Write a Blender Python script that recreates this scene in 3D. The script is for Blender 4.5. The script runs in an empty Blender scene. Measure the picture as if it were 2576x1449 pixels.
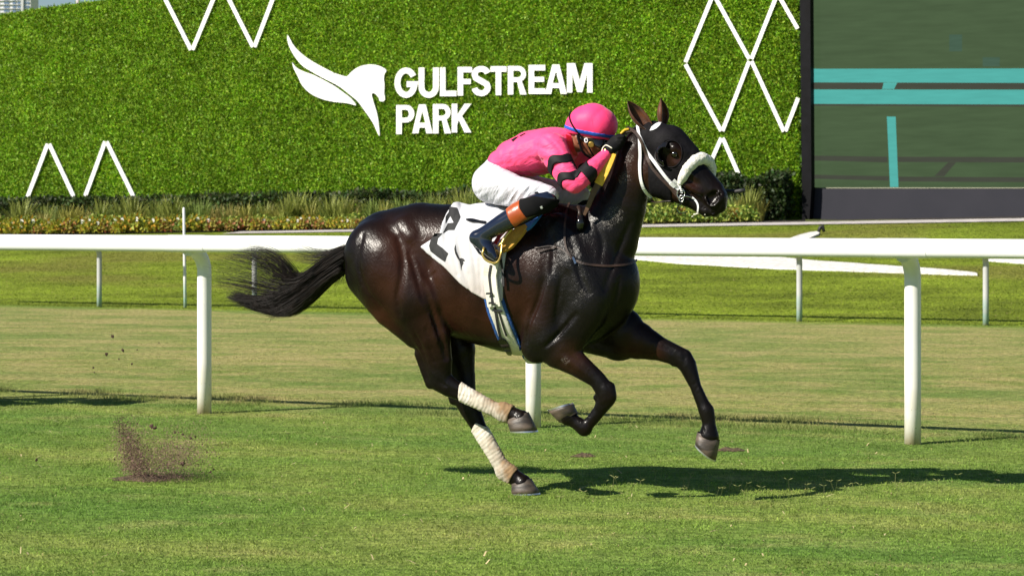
import bpy, math, random
import numpy as np
from mathutils import Vector, Matrix, geometry

# ------------------------------------------------------------------ camera / light
# Pixel units below are those of a 2576 x 1449 view of the place.
F, CX, CY, CH = 6000.0, 1288.0, 538.0, 1.55
scene = bpy.context.scene
cam_d = bpy.data.cameras.new('camera')
cam = bpy.data.objects.new('camera', cam_d)
scene.collection.objects.link(cam)
cam.location = (0, 0, CH)
cam.rotation_euler = (math.radians(90), 0, 0)
cam_d.sensor_width = 36.0
cam_d.sensor_fit = 'HORIZONTAL'
cam_d.lens = 36.0 * F / 2576.0
cam_d.shift_y = -(724.5 - CY) / 2576.0
cam_d.clip_end = 9000
cam_d.clip_start = 0.5
cam_d.dof.use_dof = True
cam_d.dof.focus_distance = 12.9
cam_d.dof.aperture_fstop = 9.0
scene.camera = cam

SH = Vector((1.13, 0.70))            # shadow displacement per metre of height (x right, y away)
sun_dir = Vector((SH.x, SH.y, -1.0)).normalized()
elev = math.asin(-sun_dir.z)
world = bpy.data.worlds.new('World')
scene.world = world
world.use_nodes = True
wn = world.node_tree
sky = wn.nodes.new('ShaderNodeTexSky')
sky.sky_type = 'NISHITA'
sky.sun_disc = False
sky.sun_elevation = elev
sky.sun_rotation = math.atan2(-SH.x, -SH.y)
sky.air_density = 1.0
sky.dust_density = 0.0
sky.ozone_density = 2.5
bg = wn.nodes['Background']
wn.links.new(sky.outputs[0], bg.inputs[0])
bg.inputs[1].default_value = 0.05
sun_d = bpy.data.lights.new('sun', 'SUN')
sun_d.energy = 5.0
sun_d.angle = math.radians(0.5)
sun_d.color = (1.0, 0.93, 0.82)
sun = bpy.data.objects.new('sun', sun_d)
scene.collection.objects.link(sun)
sun.rotation_euler = sun_dir.to_track_quat('-Z', 'Y').to_euler()
sun.location = (-20, -15, 25)
scene.view_settings.view_transform = 'Standard'
scene.view_settings.look = 'None'
scene.view_settings.gamma = 1.0
scene.view_settings.use_curve_mapping = False
scene.view_settings.exposure = 0.62
scene.cycles.use_denoising = True
scene.cycles.max_bounces = 6
scene.cycles.transparent_max_bounces = 6

rng = np.random.default_rng(7)
random.seed(7)
COL = scene.collection

# ------------------------------------------------------------------ materials
def mat(name, c1, c2=None, scale=6.0, detail=4.0, rough=0.6, spec=0.5, bump=0.0, bscale=40.0, bdist=0.004,
        stretch=None, metal=0.0, sheen=0.0, attr=None, lo=0.35, hi=0.65, coat=0.0, rvar=0.0, transl=0.0):
    m = bpy.data.materials.new(name)
    m.use_nodes = True
    nt = m.node_tree
    N, L = nt.nodes, nt.links
    b = N['Principled BSDF']
    b.inputs['Roughness'].default_value = rough
    b.inputs['Specular IOR Level'].default_value = spec
    b.inputs['Metallic'].default_value = metal
    b.inputs['Coat Weight'].default_value = coat
    b.inputs['Coat Roughness'].default_value = 0.12
    if sheen:
        b.inputs['Sheen Weight'].default_value = sheen
        b.inputs['Sheen Roughness'].default_value = 0.4
    tc = N.new('ShaderNodeTexCoord')
    vec = tc.outputs['Object']
    if stretch:
        mp = N.new('ShaderNodeMapping')
        mp.inputs['Scale'].default_value = stretch
        L.new(vec, mp.inputs[0]); vec = mp.outputs[0]
    col = None
    if c2 is not None:
        nz = N.new('ShaderNodeTexNoise')
        nz.inputs['Scale'].default_value = scale
        nz.inputs['Detail'].default_value = detail
        L.new(vec, nz.inputs[0])
        r = N.new('ShaderNodeValToRGB')
        r.color_ramp.elements[0].position = lo
        r.color_ramp.elements[1].position = hi
        r.color_ramp.elements[0].color = (*c1, 1)
        r.color_ramp.elements[1].color = (*c2, 1)
        L.new(nz.outputs[0], r.inputs[0])
        col = r.outputs[0]
        if rvar:
            mr = N.new('ShaderNodeMapRange')
            mr.inputs[3].default_value = rough - rvar
            mr.inputs[4].default_value = rough + rvar
            L.new(nz.outputs[0], mr.inputs[0])
            L.new(mr.outputs[0], b.inputs['Roughness'])
    if attr:
        at = N.new('ShaderNodeAttribute')
        at.attribute_name = attr
        if col is None:
            col = at.outputs['Color']
        else:
            mx = N.new('ShaderNodeMix'); mx.data_type = 'RGBA'; mx.blend_type = 'MULTIPLY'
            mx.inputs[0].default_value = 1.0
            L.new(col, mx.inputs[6]); L.new(at.outputs['Color'], mx.inputs[7])
            col = mx.outputs[2]
    if col is None:
        b.inputs['Base Color'].default_value = (*c1, 1)
    else:
        L.new(col, b.inputs['Base Color'])
    if bump:
        nb = N.new('ShaderNodeTexNoise')
        nb.inputs['Scale'].default_value = bscale
        nb.inputs['Detail'].default_value = 5
        L.new(vec, nb.inputs[0])
        bp = N.new('ShaderNodeBump')
        bp.inputs['Strength'].default_value = bump
        bp.inputs['Distance'].default_value = bdist
        L.new(nb.outputs[0], bp.inputs['Height'])
        L.new(bp.outputs[0], b.inputs['Normal'])
    if transl:
        tr = N.new('ShaderNodeBsdfTranslucent')
        if col is not None: L.new(col, tr.inputs[0])
        else: tr.inputs[0].default_value = (*c1, 1)
        ms = N.new('ShaderNodeMixShader'); ms.inputs[0].default_value = transl
        L.new(b.outputs[0], ms.inputs[1]); L.new(tr.outputs[0], ms.inputs[2])
        L.new(ms.outputs[0], N['Material Output'].inputs[0])
    return m

def emit(name, c, s=1.0, var=0.15, scale=4.0):
    m = bpy.data.materials.new(name)
    m.use_nodes = True
    nt = m.node_tree; N, L = nt.nodes, nt.links
    b = N['Principled BSDF']
    b.inputs['Base Color'].default_value = (0.002, 0.002, 0.002, 1)
    b.inputs['Roughness'].default_value = 0.6
    b.inputs['Specular IOR Level'].default_value = 0.01
    tc = N.new('ShaderNodeTexCoord')
    nz = N.new('ShaderNodeTexNoise'); nz.inputs['Scale'].default_value = scale; nz.inputs['Detail'].default_value = 6
    mp = N.new('ShaderNodeMapping'); mp.inputs['Scale'].default_value = (0.35, 0.35, 3.0)
    L.new(tc.outputs['Object'], mp.inputs[0]); L.new(mp.outputs[0], nz.inputs[0])
    r = N.new('ShaderNodeValToRGB')
    r.color_ramp.elements[0].position = 0.3; r.color_ramp.elements[1].position = 0.7
    r.color_ramp.elements[0].color = (*[v * (1 - var) for v in c], 1)
    r.color_ramp.elements[1].color = (*[v * (1 + var) for v in c], 1)
    L.new(nz.outputs[0], r.inputs[0])
    L.new(r.outputs[0], b.inputs['Emission Color'])
    b.inputs['Emission Strength'].default_value = s
    return m

# ------------------------------------------------------------------ object helpers
def new_mesh(name, verts, faces, material=None, smooth=False, parent=None):
    me = bpy.data.meshes.new(name)
    V = np.asarray(verts, dtype=np.float32).reshape(-1, 3)
    Fa = faces
    if isinstance(Fa, np.ndarray):
        n, k = Fa.shape
        me.vertices.add(len(V)); me.vertices.foreach_set('co', V.ravel())
        me.loops.add(n * k); me.loops.foreach_set('vertex_index', Fa.astype(np.int32).ravel())
        me.polygons.add(n)
        me.polygons.foreach_set('loop_start', np.arange(0, n * k, k, dtype=np.int32))
        me.polygons.foreach_set('loop_total', np.full(n, k, dtype=np.int32))
        me.update(calc_edges=True)
    else:
        me.from_pydata([tuple(v) for v in V], [], [tuple(int(i) for i in f) for f in Fa])
        me.update()
    if smooth:
        me.polygons.foreach_set('use_smooth', np.ones(len(me.polygons), dtype=bool))
    if material is not None:
        me.materials.append(material)
    o = bpy.data.objects.new(name, me)
    COL.objects.link(o)
    if parent is not None:
        o.parent = parent
    return o

def set_color(o, rgb, name='col'):
    a = o.data.color_attributes.new(name, 'FLOAT_COLOR', 'POINT')
    c = np.ones((len(o.data.vertices), 4), dtype=np.float32)
    c[:, :3] = rgb
    a.data.foreach_set('color', c.ravel())

def tag(o, label=None, cat=None, group=None, kind=None):
    if label: o['label'] = label
    if cat: o['category'] = cat
    if group: o['group'] = group
    if kind: o['kind'] = kind
    return o

def empty(name, loc=(0, 0, 0), rz=0.0, parent=None):
    o = bpy.data.objects.new(name, None)
    COL.objects.link(o)
    o.location = loc
    o.rotation_euler = (0, 0, rz)
    o.empty_display_size = 0.1
    if parent: o.parent = parent
    return o

def tube(pts, radii, n=10, cap=True, flat=None):
    """tube mesh round a polyline; radii scalar or per point"""
    P = np.asarray(pts, float)
    R = np.broadcast_to(np.asarray(radii, float), (len(P),))
    T = np.gradient(P, axis=0)
    T /= np.linalg.norm(T, axis=1)[:, None] + 1e-12
    up = np.array([0, 0, 1.0]) if abs(T[0, 2]) < 0.9 else np.array([1.0, 0, 0])
    V, Fc = [], []
    s = np.cross(T[0], up); s /= np.linalg.norm(s)
    for i in range(len(P)):
        s = s - T[i] * np.dot(s, T[i]); s /= np.linalg.norm(s)
        b = np.cross(T[i], s)
        for k in range(n):
            a = 2 * math.pi * k / n
            V.append(P[i] + R[i] * (math.cos(a) * s + math.sin(a) * b))
    for i in range(len(P) - 1):
        for k in range(n):
            k2 = (k + 1) % n
            Fc.append((i * n + k, i * n + k2, (i + 1) * n + k2, (i + 1) * n + k))
    if cap:
        Fc.append(tuple(range(n - 1, -1, -1)))
        Fc.append(tuple((len(P) - 1) * n + k for k in range(n)))
    return np.array(V), Fc

def boxmesh(lo, hi):
    x0, y0, z0 = lo; x1, y1, z1 = hi
    V = [(x0, y0, z0), (x1, y0, z0), (x1, y1, z0), (x0, y1, z0), (x0, y0, z1), (x1, y0, z1), (x1, y1, z1), (x0, y1, z1)]
    Fc = [(0, 3, 2, 1), (4, 5, 6, 7), (0, 1, 5, 4), (1, 2, 6, 5), (2, 3, 7, 6), (3, 0, 4, 7)]
    return V, Fc

def spline(pts, n):
    """Catmull-Rom resample of a polyline with any number of columns"""
    P = np.asarray(pts, float)
    Q = np.vstack([2 * P[0] - P[1], P, 2 * P[-1] - P[-2]])
    d = np.linalg.norm(np.diff(P[:, :2], axis=0), axis=1)
    cum = np.concatenate([[0], np.cumsum(d)])
    out = []
    for s in np.linspace(0, cum[-1], n):
        i = min(np.searchsorted(cum, s, side='right') - 1, len(P) - 2)
        t = (s - cum[i]) / max(d[i], 1e-9)
        p0, p1, p2, p3 = Q[i], Q[i + 1], Q[i + 2], Q[i + 3]
        out.append(0.5 * (2 * p1 + (p2 - p0) * t + (2 * p0 - 5 * p1 + 4 * p2 - p3) * t * t + (3 * p1 - p0 - 3 * p2 + p3) * t ** 3))
    return np.array(out)

def hash3(i, j, k, seed=0):
    n = (i * np.int32(73856093)) ^ (j * np.int32(19349663)) ^ (k * np.int32(83492791)) ^ np.int32(seed * 2654435 % 2147483647)
    n = (n ^ (n >> np.int32(13))) * np.int32(1274126177)
    n = n ^ (n >> np.int32(16))
    return (n & np.int32(0xFFFFFF)).astype(np.float32) / np.float32(0xFFFFFF)

def vnoise(x, y, z, seed=0):
    x, y, z = np.broadcast_arrays(np.asarray(x, np.float32), np.asarray(y, np.float32), np.asarray(z, np.float32))
    i, j, k = np.floor(x), np.floor(y), np.floor(z)
    u, v, w = x - i, y - j, z - k
    i, j, k = i.astype(np.int32), j.astype(np.int32), k.astype(np.int32)
    u, v, w = u * u * (3 - 2 * u), v * v * (3 - 2 * v), w * w * (3 - 2 * w)
    r = 0
    with np.errstate(over='ignore'):
        for a in (0, 1):
            for b in (0, 1):
                for c in (0, 1):
                    r = r + hash3(i + np.int32(a), j + np.int32(b), k + np.int32(c), seed) * (u if a else 1 - u) * (v if b else 1 - v) * (w if c else 1 - w)
    return r

def near_only(fd, fn, band=.035):
    """add a relief function to a field, evaluated close to its surface only"""
    m = np.abs(fd.f) < band
    I = np.nonzero(m)
    fd.f[m] -= fn(fd.ax[0][I[0]], fd.ax[1][I[1]], fd.ax[2][I[2]]).astype(np.float32)

def fbm(x, y, z=0.0, seed=0, o=4):
    r, a, t = 0, 1.0, 0
    x = np.asarray(x, float); y = np.asarray(y, float); z = np.asarray(z, float)
    for q in range(o):
        r = r + a * vnoise(x, y, z, seed + q); t += a
        x, y, z = x * 2.03, y * 2.03, z * 2.03; a *= 0.5
    return r / t

# ------------------------------------------------------------------ geometry of the place
def at(px, py, d):
    return np.array([(px - CX) / F * d, d, CH - (py - CY) / F * d])

def ground(px, py):
    return at(px, py, CH * F / (py - CY))

p1, p3 = ground(514, 1040), ground(2296, 1117)
RU = (p3 - p1)[:2]; RU /= np.linalg.norm(RU)          # along the rails, to the right
RN = np.array([-RU[1], RU[0]])                        # away from the camera
Q1 = float(p1[:2] @ RN)
Q2 = float(0.5 * (ground(250, 768)[:2] @ RN + ground(2480, 825)[:2] @ RN))
QW = float(np.array([0.0, 60.0]) @ RN)
RANG = math.atan2(RU[1], RU[0])

def terrain(x, y):
    x = np.asarray(x, float); y = np.asarray(y, float)
    q = x * RN[0] + y * RN[1]
    u = x * RU[0] + y * RU[1]
    t = np.clip((q - Q2 - 0.5) / (QW - 3.0 - Q2 - 0.5), 0, 1)
    uc = QW / RN[1] * RU[1]
    rise = 1.22 + 0.018 * np.clip(u + 26.0, -14, 14)
    z = rise * (t * 0.82 + 0.18 * t * t * (3 - 2 * t))
    return z

def wall_pt(px, py, out=0.0, q=None):
    """point of a vertical plane parallel to the rails, seen at px,py"""
    q = (QW if q is None else q) - out
    dx, dy, dz = (px - CX) / F, 1.0, -(py - CY) / F
    t = q / (dx * RN[0] + dy * RN[1])
    return np.array([dx * t, dy * t, CH + dz * t])

# ---- ground sheet
def lawn_color(x, y):
    q = x * RN[0] + y * RN[1]; u = x * RU[0] + y * RU[1]
    n1 = fbm(u * 0.55, q * 1.6, 0, 3, 4); n2 = fbm(u * 3.2, q * 5.5, 0, 9, 3); n3 = fbm(u * 0.2, q * 0.35, 0, 21, 3)
    green = np.array([0.205, 0.278, 0.056]); deep = np.array([0.126, 0.226, 0.040]); tan = np.array([0.38, 0.325, 0.145]); lush = np.array([0.190, 0.250, 0.024])
    g = deep + (green - deep) * np.clip((n1 - 0.3) / 0.4, 0, 1)[..., None]
    g = g * (0.85 + 0.3 * n2[..., None])
    dry = np.clip((n2 - 0.62) / 0.2, 0, 1) * 0.45 + np.clip((n1 - 0.60) / 0.2, 0, 1) * 0.30
    band = 1.0 / (1 + np.exp(-(q - (Q1 + 0.55 + 1.1 * (n1 - 0.5))) / 0.32))
    band = band * (1.0 / (1 + np.exp((q - (Q2 - 0.75 + 0.9 * (n1 - .5))) / 0.10)))
    dryb = np.clip(0.34 + 1.5 * (n2 - 0.48) + 0.9 * (n1 - 0.5), 0.05, 0.9) + 0.18 * np.clip((q - Q1) / (Q2 - Q1), 0, 1)
    near = 0.06 * np.clip((q - (Q1 - 3)) / 3, 0, 1)
    w = np.clip(dry * (1 - band) * 0.8 + near + band * dryb, 0, 0.92)
    c = g + (tan - g) * w[..., None]
    far = np.clip((q - Q2 + 0.5) / 0.8, 0, 1)[..., None]
    cf = lush * (0.62 + 0.55 * n3[..., None] + 0.9 * (n1[..., None] - 0.5) + 0.5 * (n2[..., None] - .5))
    cf = cf + (np.array([0.17, 0.15, 0.04]) - cf) * np.clip((n3 - 0.56) / 0.25, 0, 0.6)[..., None]
    return c * (1 - far) + cf * far

def grid_sheet(name, us, qs, material, zoff=0.0):
    U_, Q_ = np.meshgrid(us, qs, indexing='ij')
    X = U_ * RU[0] + Q_ * RN[0]; Y = U_ * RU[1] + Q_ * RN[1]
    Z = terrain(X, Y) + zoff
    n, m = len(us), len(qs)
    idx = np.arange(n * m).reshape(n, m)
    Fc = np.stack([idx[:-1, :-1], idx[1:, :-1], idx[1:, 1:], idx[:-1, 1:]], -1).reshape(-1, 4)
    o = new_mesh(name, np.stack([X, Y, Z], -1).reshape(-1, 3), Fc, material, True)
    return o, X.ravel(), Y.ravel()

M_lawn = mat('lawn', (0.58, 0.62, 0.55), (1.42, 1.36, 1.35), scale=16, detail=9, rough=0.9, spec=0.15, attr='col', bump=0.9, bscale=55, bdist=0.03)
uc0 = 0.0
def axis(a, b, c, d, step):
    return np.unique(np.concatenate([-np.geomspace(1, 2500, 14)[::-1] + a, np.linspace(a, b, int((b - a) / step)), np.geomspace(1, 2500, 14) + b]))
us = np.unique(np.concatenate([-60 - np.geomspace(1, 3000, 12)[::-1], np.linspace(-60, 8, 340), 8 + np.geomspace(1, 3000, 12)]))
qs = np.unique(np.concatenate([-np.geomspace(1, 60, 8)[::-1] + 5, np.linspace(5, QW + 8, 330), QW + 8 + np.geomspace(1, 4000, 14)]))
lawn, lx, ly = grid_sheet('ground', us, qs, M_lawn)
set_color(lawn, lawn_color(lx, ly))
tag(lawn, kind='structure', label='turf racing course and infield lawn', cat='ground')

# ---- path, mulch bed
M_path = mat('concrete_path', (0.40, 0.37, 0.36), (0.52, 0.48, 0.46), scale=3, rough=0.85, bump=0.2)
M_soil = mat('mulch', (0.018, 0.013, 0.010), (0.05, 0.036, 0.026), scale=14, rough=0.95, bump=0.8, bscale=25, bdist=0.03)
u_hi = 30.0
path, _, _ = grid_sheet('path', np.linspace(-32, u_hi, 60), np.array([QW - 4.3, QW - 3.9, QW - 3.4]), M_path, 0.02)
tag(path, kind='structure', label='pale concrete path along the planted bed', cat='path')
bed, _, _ = grid_sheet('mulch_bed', np.linspace(-75, u_hi, 100), np.array([QW - 3.35, QW - 2.5, QW - 1.2, QW + 0.1]), M_soil, 0.03)
tag(bed, kind='structure', label='dark mulch bed at the foot of the green wall', cat='bed')

# ------------------------------------------------------------------ running rails
M_rail = mat('white_rail_paint', (0.82, 0.82, 0.83), (0.88, 0.88, 0.88), scale=1.5, rough=0.38, spec=0.5, coat=0.15)
def worn_post(name, top, low, z0, z1, dirt=(0.30, 0.25, 0.14), dz=0.12, speck=True):
    m = mat(name, top, tuple(v * 0.93 for v in top), scale=3, rough=0.45)
    nt = m.node_tree; N, L = nt.nodes, nt.links
    b = N['Principled BSDF']
    src = b.inputs['Base Color'].links[0].from_socket
    tc = N.new('ShaderNodeTexCoord'); sp = N.new('ShaderNodeSeparateXYZ')
    L.new(tc.outputs['Object'], sp.inputs[0])
    nz = N.new('ShaderNodeTexNoise'); nz.inputs['Scale'].default_value = 7; nz.inputs['Detail'].default_value = 6
    L.new(tc.outputs['Object'], nz.inputs[0])
    def band(z_lo, z_hi, amount, c, prev, thr):
        mr = N.new('ShaderNodeMapRange'); mr.inputs[1].default_value = z_hi; mr.inputs[2].default_value = z_lo
        mr.clamp = True
        L.new(sp.outputs[2], mr.inputs[0])
        ad = N.new('ShaderNodeMath'); ad.operation = 'MULTIPLY_ADD'; ad.inputs[1].default_value = 2.6; ad.inputs[2].default_value = thr
        L.new(nz.outputs[0], ad.inputs[0])
        mu = N.new('ShaderNodeMath'); mu.operation = 'MULTIPLY'; mu.use_clamp = True
        L.new(ad.outputs[0], mu.inputs[0]); L.new(mr.outputs[0], mu.inputs[1])
        m2 = N.new('ShaderNodeMath'); m2.operation = 'MULTIPLY'; m2.inputs[1].default_value = amount
        L.new(mu.outputs[0], m2.inputs[0])
        mx = N.new('ShaderNodeMix'); mx.data_type = 'RGBA'
        L.new(m2.outputs[0], mx.inputs[0]); L.new(prev, mx.inputs[6]); mx.inputs[7].default_value = (*c, 1)
        return mx.outputs[2]
    out = src
    if low is not None:
        out = band(z0, z1, 0.9, low, out, -0.55)
    out = band(0.0, dz, 0.85, dirt, out, -0.6)
    vz = N.new('ShaderNodeTexNoise'); vz.inputs['Scale'].default_value = 60; vz.inputs['Detail'].default_value = 2; L.new(tc.outputs['Object'], vz.inputs[0])
    vr = N.new('ShaderNodeMapRange'); vr.inputs[1].default_value = .71; vr.inputs[2].default_value = .74; L.new(vz.outputs[0], vr.inputs[0])
    hr = N.new('ShaderNodeMapRange'); hr.inputs[1].default_value = 0.75; hr.inputs[2].default_value = 0.1; L.new(sp.outputs[2], hr.inputs[0])
    vm = N.new('ShaderNodeMath'); vm.operation = 'MULTIPLY'; L.new(vr.outputs[0], vm.inputs[0]); L.new(hr.outputs[0], vm.inputs[1])
    mx_ = N.new('ShaderNodeMix'); mx_.data_type = 'RGBA'; L.new(vm.outputs[0], mx_.inputs[0]); L.new(out, mx_.inputs[6]); mx_.inputs[7].default_value = (.10, .065, .04, 1)
    out = mx_.outputs[2]
    L.new(out, b.inputs['Base Color'])
    return m
M_post = worn_post('white_post', (0.84, 0.83, 0.81), (0.66, 0.60, 0.44), 0.0, 0.6)
M_post_far = worn_post('grey_post_teal_foot', (0.46, 0.47, 0.47), (0.16, 0.44, 0.37), 0.05, 0.42)

def uq(u, q, z):
    return np.array([u * RU[0] + q * RN[0], u * RU[1] + q * RN[1], z])

def profile(w, h, bev=0.35, n=5):
    """rounded box outline in (y,z), centred"""
    r = min(w, h) * bev
    pts = []
    for cx, cy, a0 in ((w / 2 - r, h / 2 - r, 0), (-w / 2 + r, h / 2 - r, 90), (-w / 2 + r, -h / 2 + r, 180), (w / 2 - r, -h / 2 + r, 270)):
        for i in range(n):
            a = math.radians(a0 + 90 * i / (n - 1))
            pts.append((cx + r * math.cos(a), cy + r * math.sin(a)))
    return pts

def bar_along(x0, x1, prof, y, z):
    n = len(prof)
    V = [(x, y + a, z + b) for x in (x0, x1) for a, b in prof]
    Fc = [(k, (k + 1) % n, n + (k + 1) % n, n + k) for k in range(n)]
    Fc = [f[::-1] for f in Fc]
    V = V + V
    Fc += [tuple(range(2 * n, 3 * n)), tuple(range(4 * n - 1, 3 * n - 1, -1))]
    return V, Fc

def running_rail(name, q, u_list, top, r, over, rh, rw, label, m_rail, m_post, sleeve, bend):
    root = empty(name, uq(u_list[0], q, 0), RANG)
    tag(root, label, 'rail')
    L0 = u_list[0]
    zc = top - rh / 2
    prof = profile(rw, rh)
    proto = None
    for u in u_list:
        pts = [(0, 0, -0.1), (0, 0, 0.4), (0, 0, zc - bend - 0.14), (0, 0, zc - bend)]
        for a in np.linspace(0.12, 1.0, 8):
            t = a * math.pi / 2
            pts.append((0, -over * (1 - math.cos(t)), zc - bend + (bend - rh * 0.30) * math.sin(t)))
        V, Fc = tube(pts, r, 16)
        if proto is None:
            p = proto = new_mesh('post', V, Fc, m_post, True, root)
        else:
            p = proto.copy(); COL.objects.link(p); p.parent = root
        p.location = (u - L0, 0, 0)
        if sleeve:
            sp_ = profile(rw + 0.004, rh + 0.004)
            V, Fc = bar_along(-0.17, 0.17, sp_, -over, zc)
            s = new_mesh('joint_sleeve', V, Fc, m_rail, False, root)
            s.location = (u - L0, 0, 0)
            for f in s.data.polygons: f.use_smooth = len(f.vertices) == 4
    for a, b in zip(u_list[:-1], u_list[1:]):
        V, Fc = bar_along(a - L0 + 0.001, b - L0 - 0.001, prof, -over, zc)
        s = new_mesh('rail_section', V, Fc, m_rail, False, root)
        for f in s.data.polygons: f.use_smooth = len(f.vertices) == 4
    return root

u1, u3 = float(p1[:2] @ RU), float(p3[:2] @ RU)
LN = (u3 - u1) / 2
near_rail = running_rail('running_rail', Q1, [u1 + LN * k for k in (-2, -1, 0, 1, 2, 3, 4)], 1.385, 0.056, 0.23, 0.128, 0.12,
    'thick white running rail on curved white posts right behind the galloping horse', M_rail, M_post, True, 0.22)
def u_at(px, q):
    w = wall_pt(px, 800, 0, q)
    return float(w[:2] @ RU)
ua, ub = u_at(2011, Q2), u_at(2480, Q2)
LF = ub - ua
far_list = sorted([ub + LF, ub, ua, ua - LF, ua - 2 * LF] + [u_at(640, Q2), u_at(250, Q2), 2 * u_at(250, Q2) - u_at(640, Q2)])
far_rail = running_rail('running_rail', Q2, far_list, 1.10, 0.042, 0.20, 0.115, 0.10,
    'thinner second rail on grey posts with teal feet beyond the dry turf strip', M_rail, M_post_far, False, 0.20)

# marker pole
g = ground(466, 775)
V, Fc = tube([(0, 0, -0.1), (0, 0, 0.5), (0, 0, 1.1), (0, 0, 1.64), (0, 0, 1.655)], [0.026, 0.026, 0.024, 0.022, 0.012], 12)
mk = new_mesh('marker_pole', V, Fc, M_post_far, True); mk.location = g; mk.rotation_euler = (0, math.radians(-0.8), 0)
mk.data.materials[0] = worn_post('marker_paint', (0.72, 0.72, 0.74), (0.14, 0.48, 0.42), 0.1, 0.5)
tag(mk, 'slim white marker pole with teal foot behind the rail, left of the tail', 'pole')

# ------------------------------------------------------------------ white strip on the infield
def tpoint(px, py):
    d = np.linspace(12, 75, 1300)
    x = (px - CX) / F * d; z = CH - (py - CY) / F * d
    hit = np.nonzero(z <= terrain(x, d))[0]
    i = hit[0] if len(hit) else len(d) - 1
    return np.array([x[i], d[i], float(terrain(x[i], d[i]))])

M_sand = mat('white_sand', (0.58, 0.56, 0.53), (0.80, 0.79, 0.77), scale=9, detail=8, rough=0.95, bump=0.9, bscale=30, bdist=0.03)
def mound(name, loop_px, h, label, cat, group=None):
    loop = []
    for a, b in zip(loop_px, loop_px[1:] + loop_px[:1]):
        for t in np.linspace(0, 1, 6, endpoint=False):
            loop.append((a[0] + (b[0] - a[0]) * t, a[1] + (b[1] - a[1]) * t))
    w = [tpoint(*p) for p in loop]
    c = np.mean(w, axis=0)
    n = len(loop)
    inner = [c * 0 + p + (np.mean([w[(i + k) % n] for k in (-2, -1, 0, 1, 2)], axis=0) - p) * 0.5 + np.array([0, 0, h]) for i, p in enumerate(w)]
    inner = [p + np.array([0, 0, h * 0.5 * (vnoise(p[0] * 2, p[1] * 2, 0, 5) - 0.3)]) for p in inner]
    flat = [[Vector((p[0], p[1], 0)) for p in inner]]
    tris = geometry.tessellate_polygon(flat)
    V = [p - c + np.array([0, 0, -0.05]) for p in w] + [p - c for p in inner]
    Fc = [(i, (i + 1) % n, n + (i + 1) % n, n + i) for i in range(n)] + [tuple(n + k for k in t) for t in tris]
    o = new_mesh(name, V, Fc, M_sand, False)
    o.location = c
    return tag(o, label, cat, group)
mound('sand_strip', [(1480, 634), (1560, 650), (1700, 664), (1950, 678), (2200, 686), (2380, 692), (2462, 694), (2450, 690), (2330, 678), (2180, 669), (2060, 660), (1940, 648), (1980, 625),
      (2030, 606), (2062, 592), (2060, 585), (2035, 588), (1985, 604), (1930, 628), (1800, 638), (1600, 638)], 0.03,
      'long tapering strip of white sand on the infield lawn', 'sand strip')
mound('sand_strip', [(2470, 657), (2560, 664), (2700, 672), (2750, 668), (2600, 655), (2530, 652)], 0.03,
      'short end of white sand at the right edge behind the rails', 'sand strip')
M_black = mat('black_rubber', (0.012, 0.012, 0.013), (0.022, 0.022, 0.024), rough=0.6)
g = tpoint(2066, 590)
V, Fc = tube([(-0.06, 0, 0.05), (-0.02, 0, 0.14), (0.02, 0, 0.17), (0.06, 0, 0.05)], [0.03, 0.04, 0.04, 0.03], 8)
dr = new_mesh('drain_stub', V, Fc, M_black, True); dr.location = g
tag(dr, 'small black stub at the upper end of the white sand strip', 'drain')

# ------------------------------------------------------------------ leaf helpers
def leaf_cloud(P, size, col, up=0.3, nrm=None, aspect=1.7, rs=None):
    """rhombic leaves at points P; returns verts, quads, colours"""
    rs = rs or rng
    n = len(P)
    d = rs.normal(size=(n, 3)); d[:, 2] += up
    if nrm is not None: d = d + nrm
    d /= np.linalg.norm(d, axis=1)[:, None]
    e = rs.normal(size=(n, 3)); e -= d * (e * d).sum(1)[:, None]; e /= np.linalg.norm(e, axis=1)[:, None]
    s = (size * (0.6 + 0.8 * rs.random(n)))[:, None]
    a = P - d * s * 0.15; b = P + d * s * 0.5 + e * s / aspect * 0.5; c = P + d * s; f = P + d * s * 0.5 - e * s / aspect * 0.5
    V = np.stack([a, b, c, f], 1).reshape(-1, 3)
    Fc = np.arange(n * 4).reshape(n, 4)
    return V, Fc, np.repeat(col, 4, axis=0)

def vary(base, n, amt=0.35, rs=None, hue=0.15):
    rs = rs or rng
    k = 1 + amt * (rs.random((n, 1)) * 2 - 1)
    return np.clip(np.asarray(base) * k * (1 + hue * (rs.random((n, 3)) * 2 - 1)), 0, 1)

M_leaf = mat('leaf', (0.9, 0.9, 0.9), (1.1, 1.1, 1.1), scale=3, rough=0.55, spec=0.35, attr='col', transl=0.25)

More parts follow.
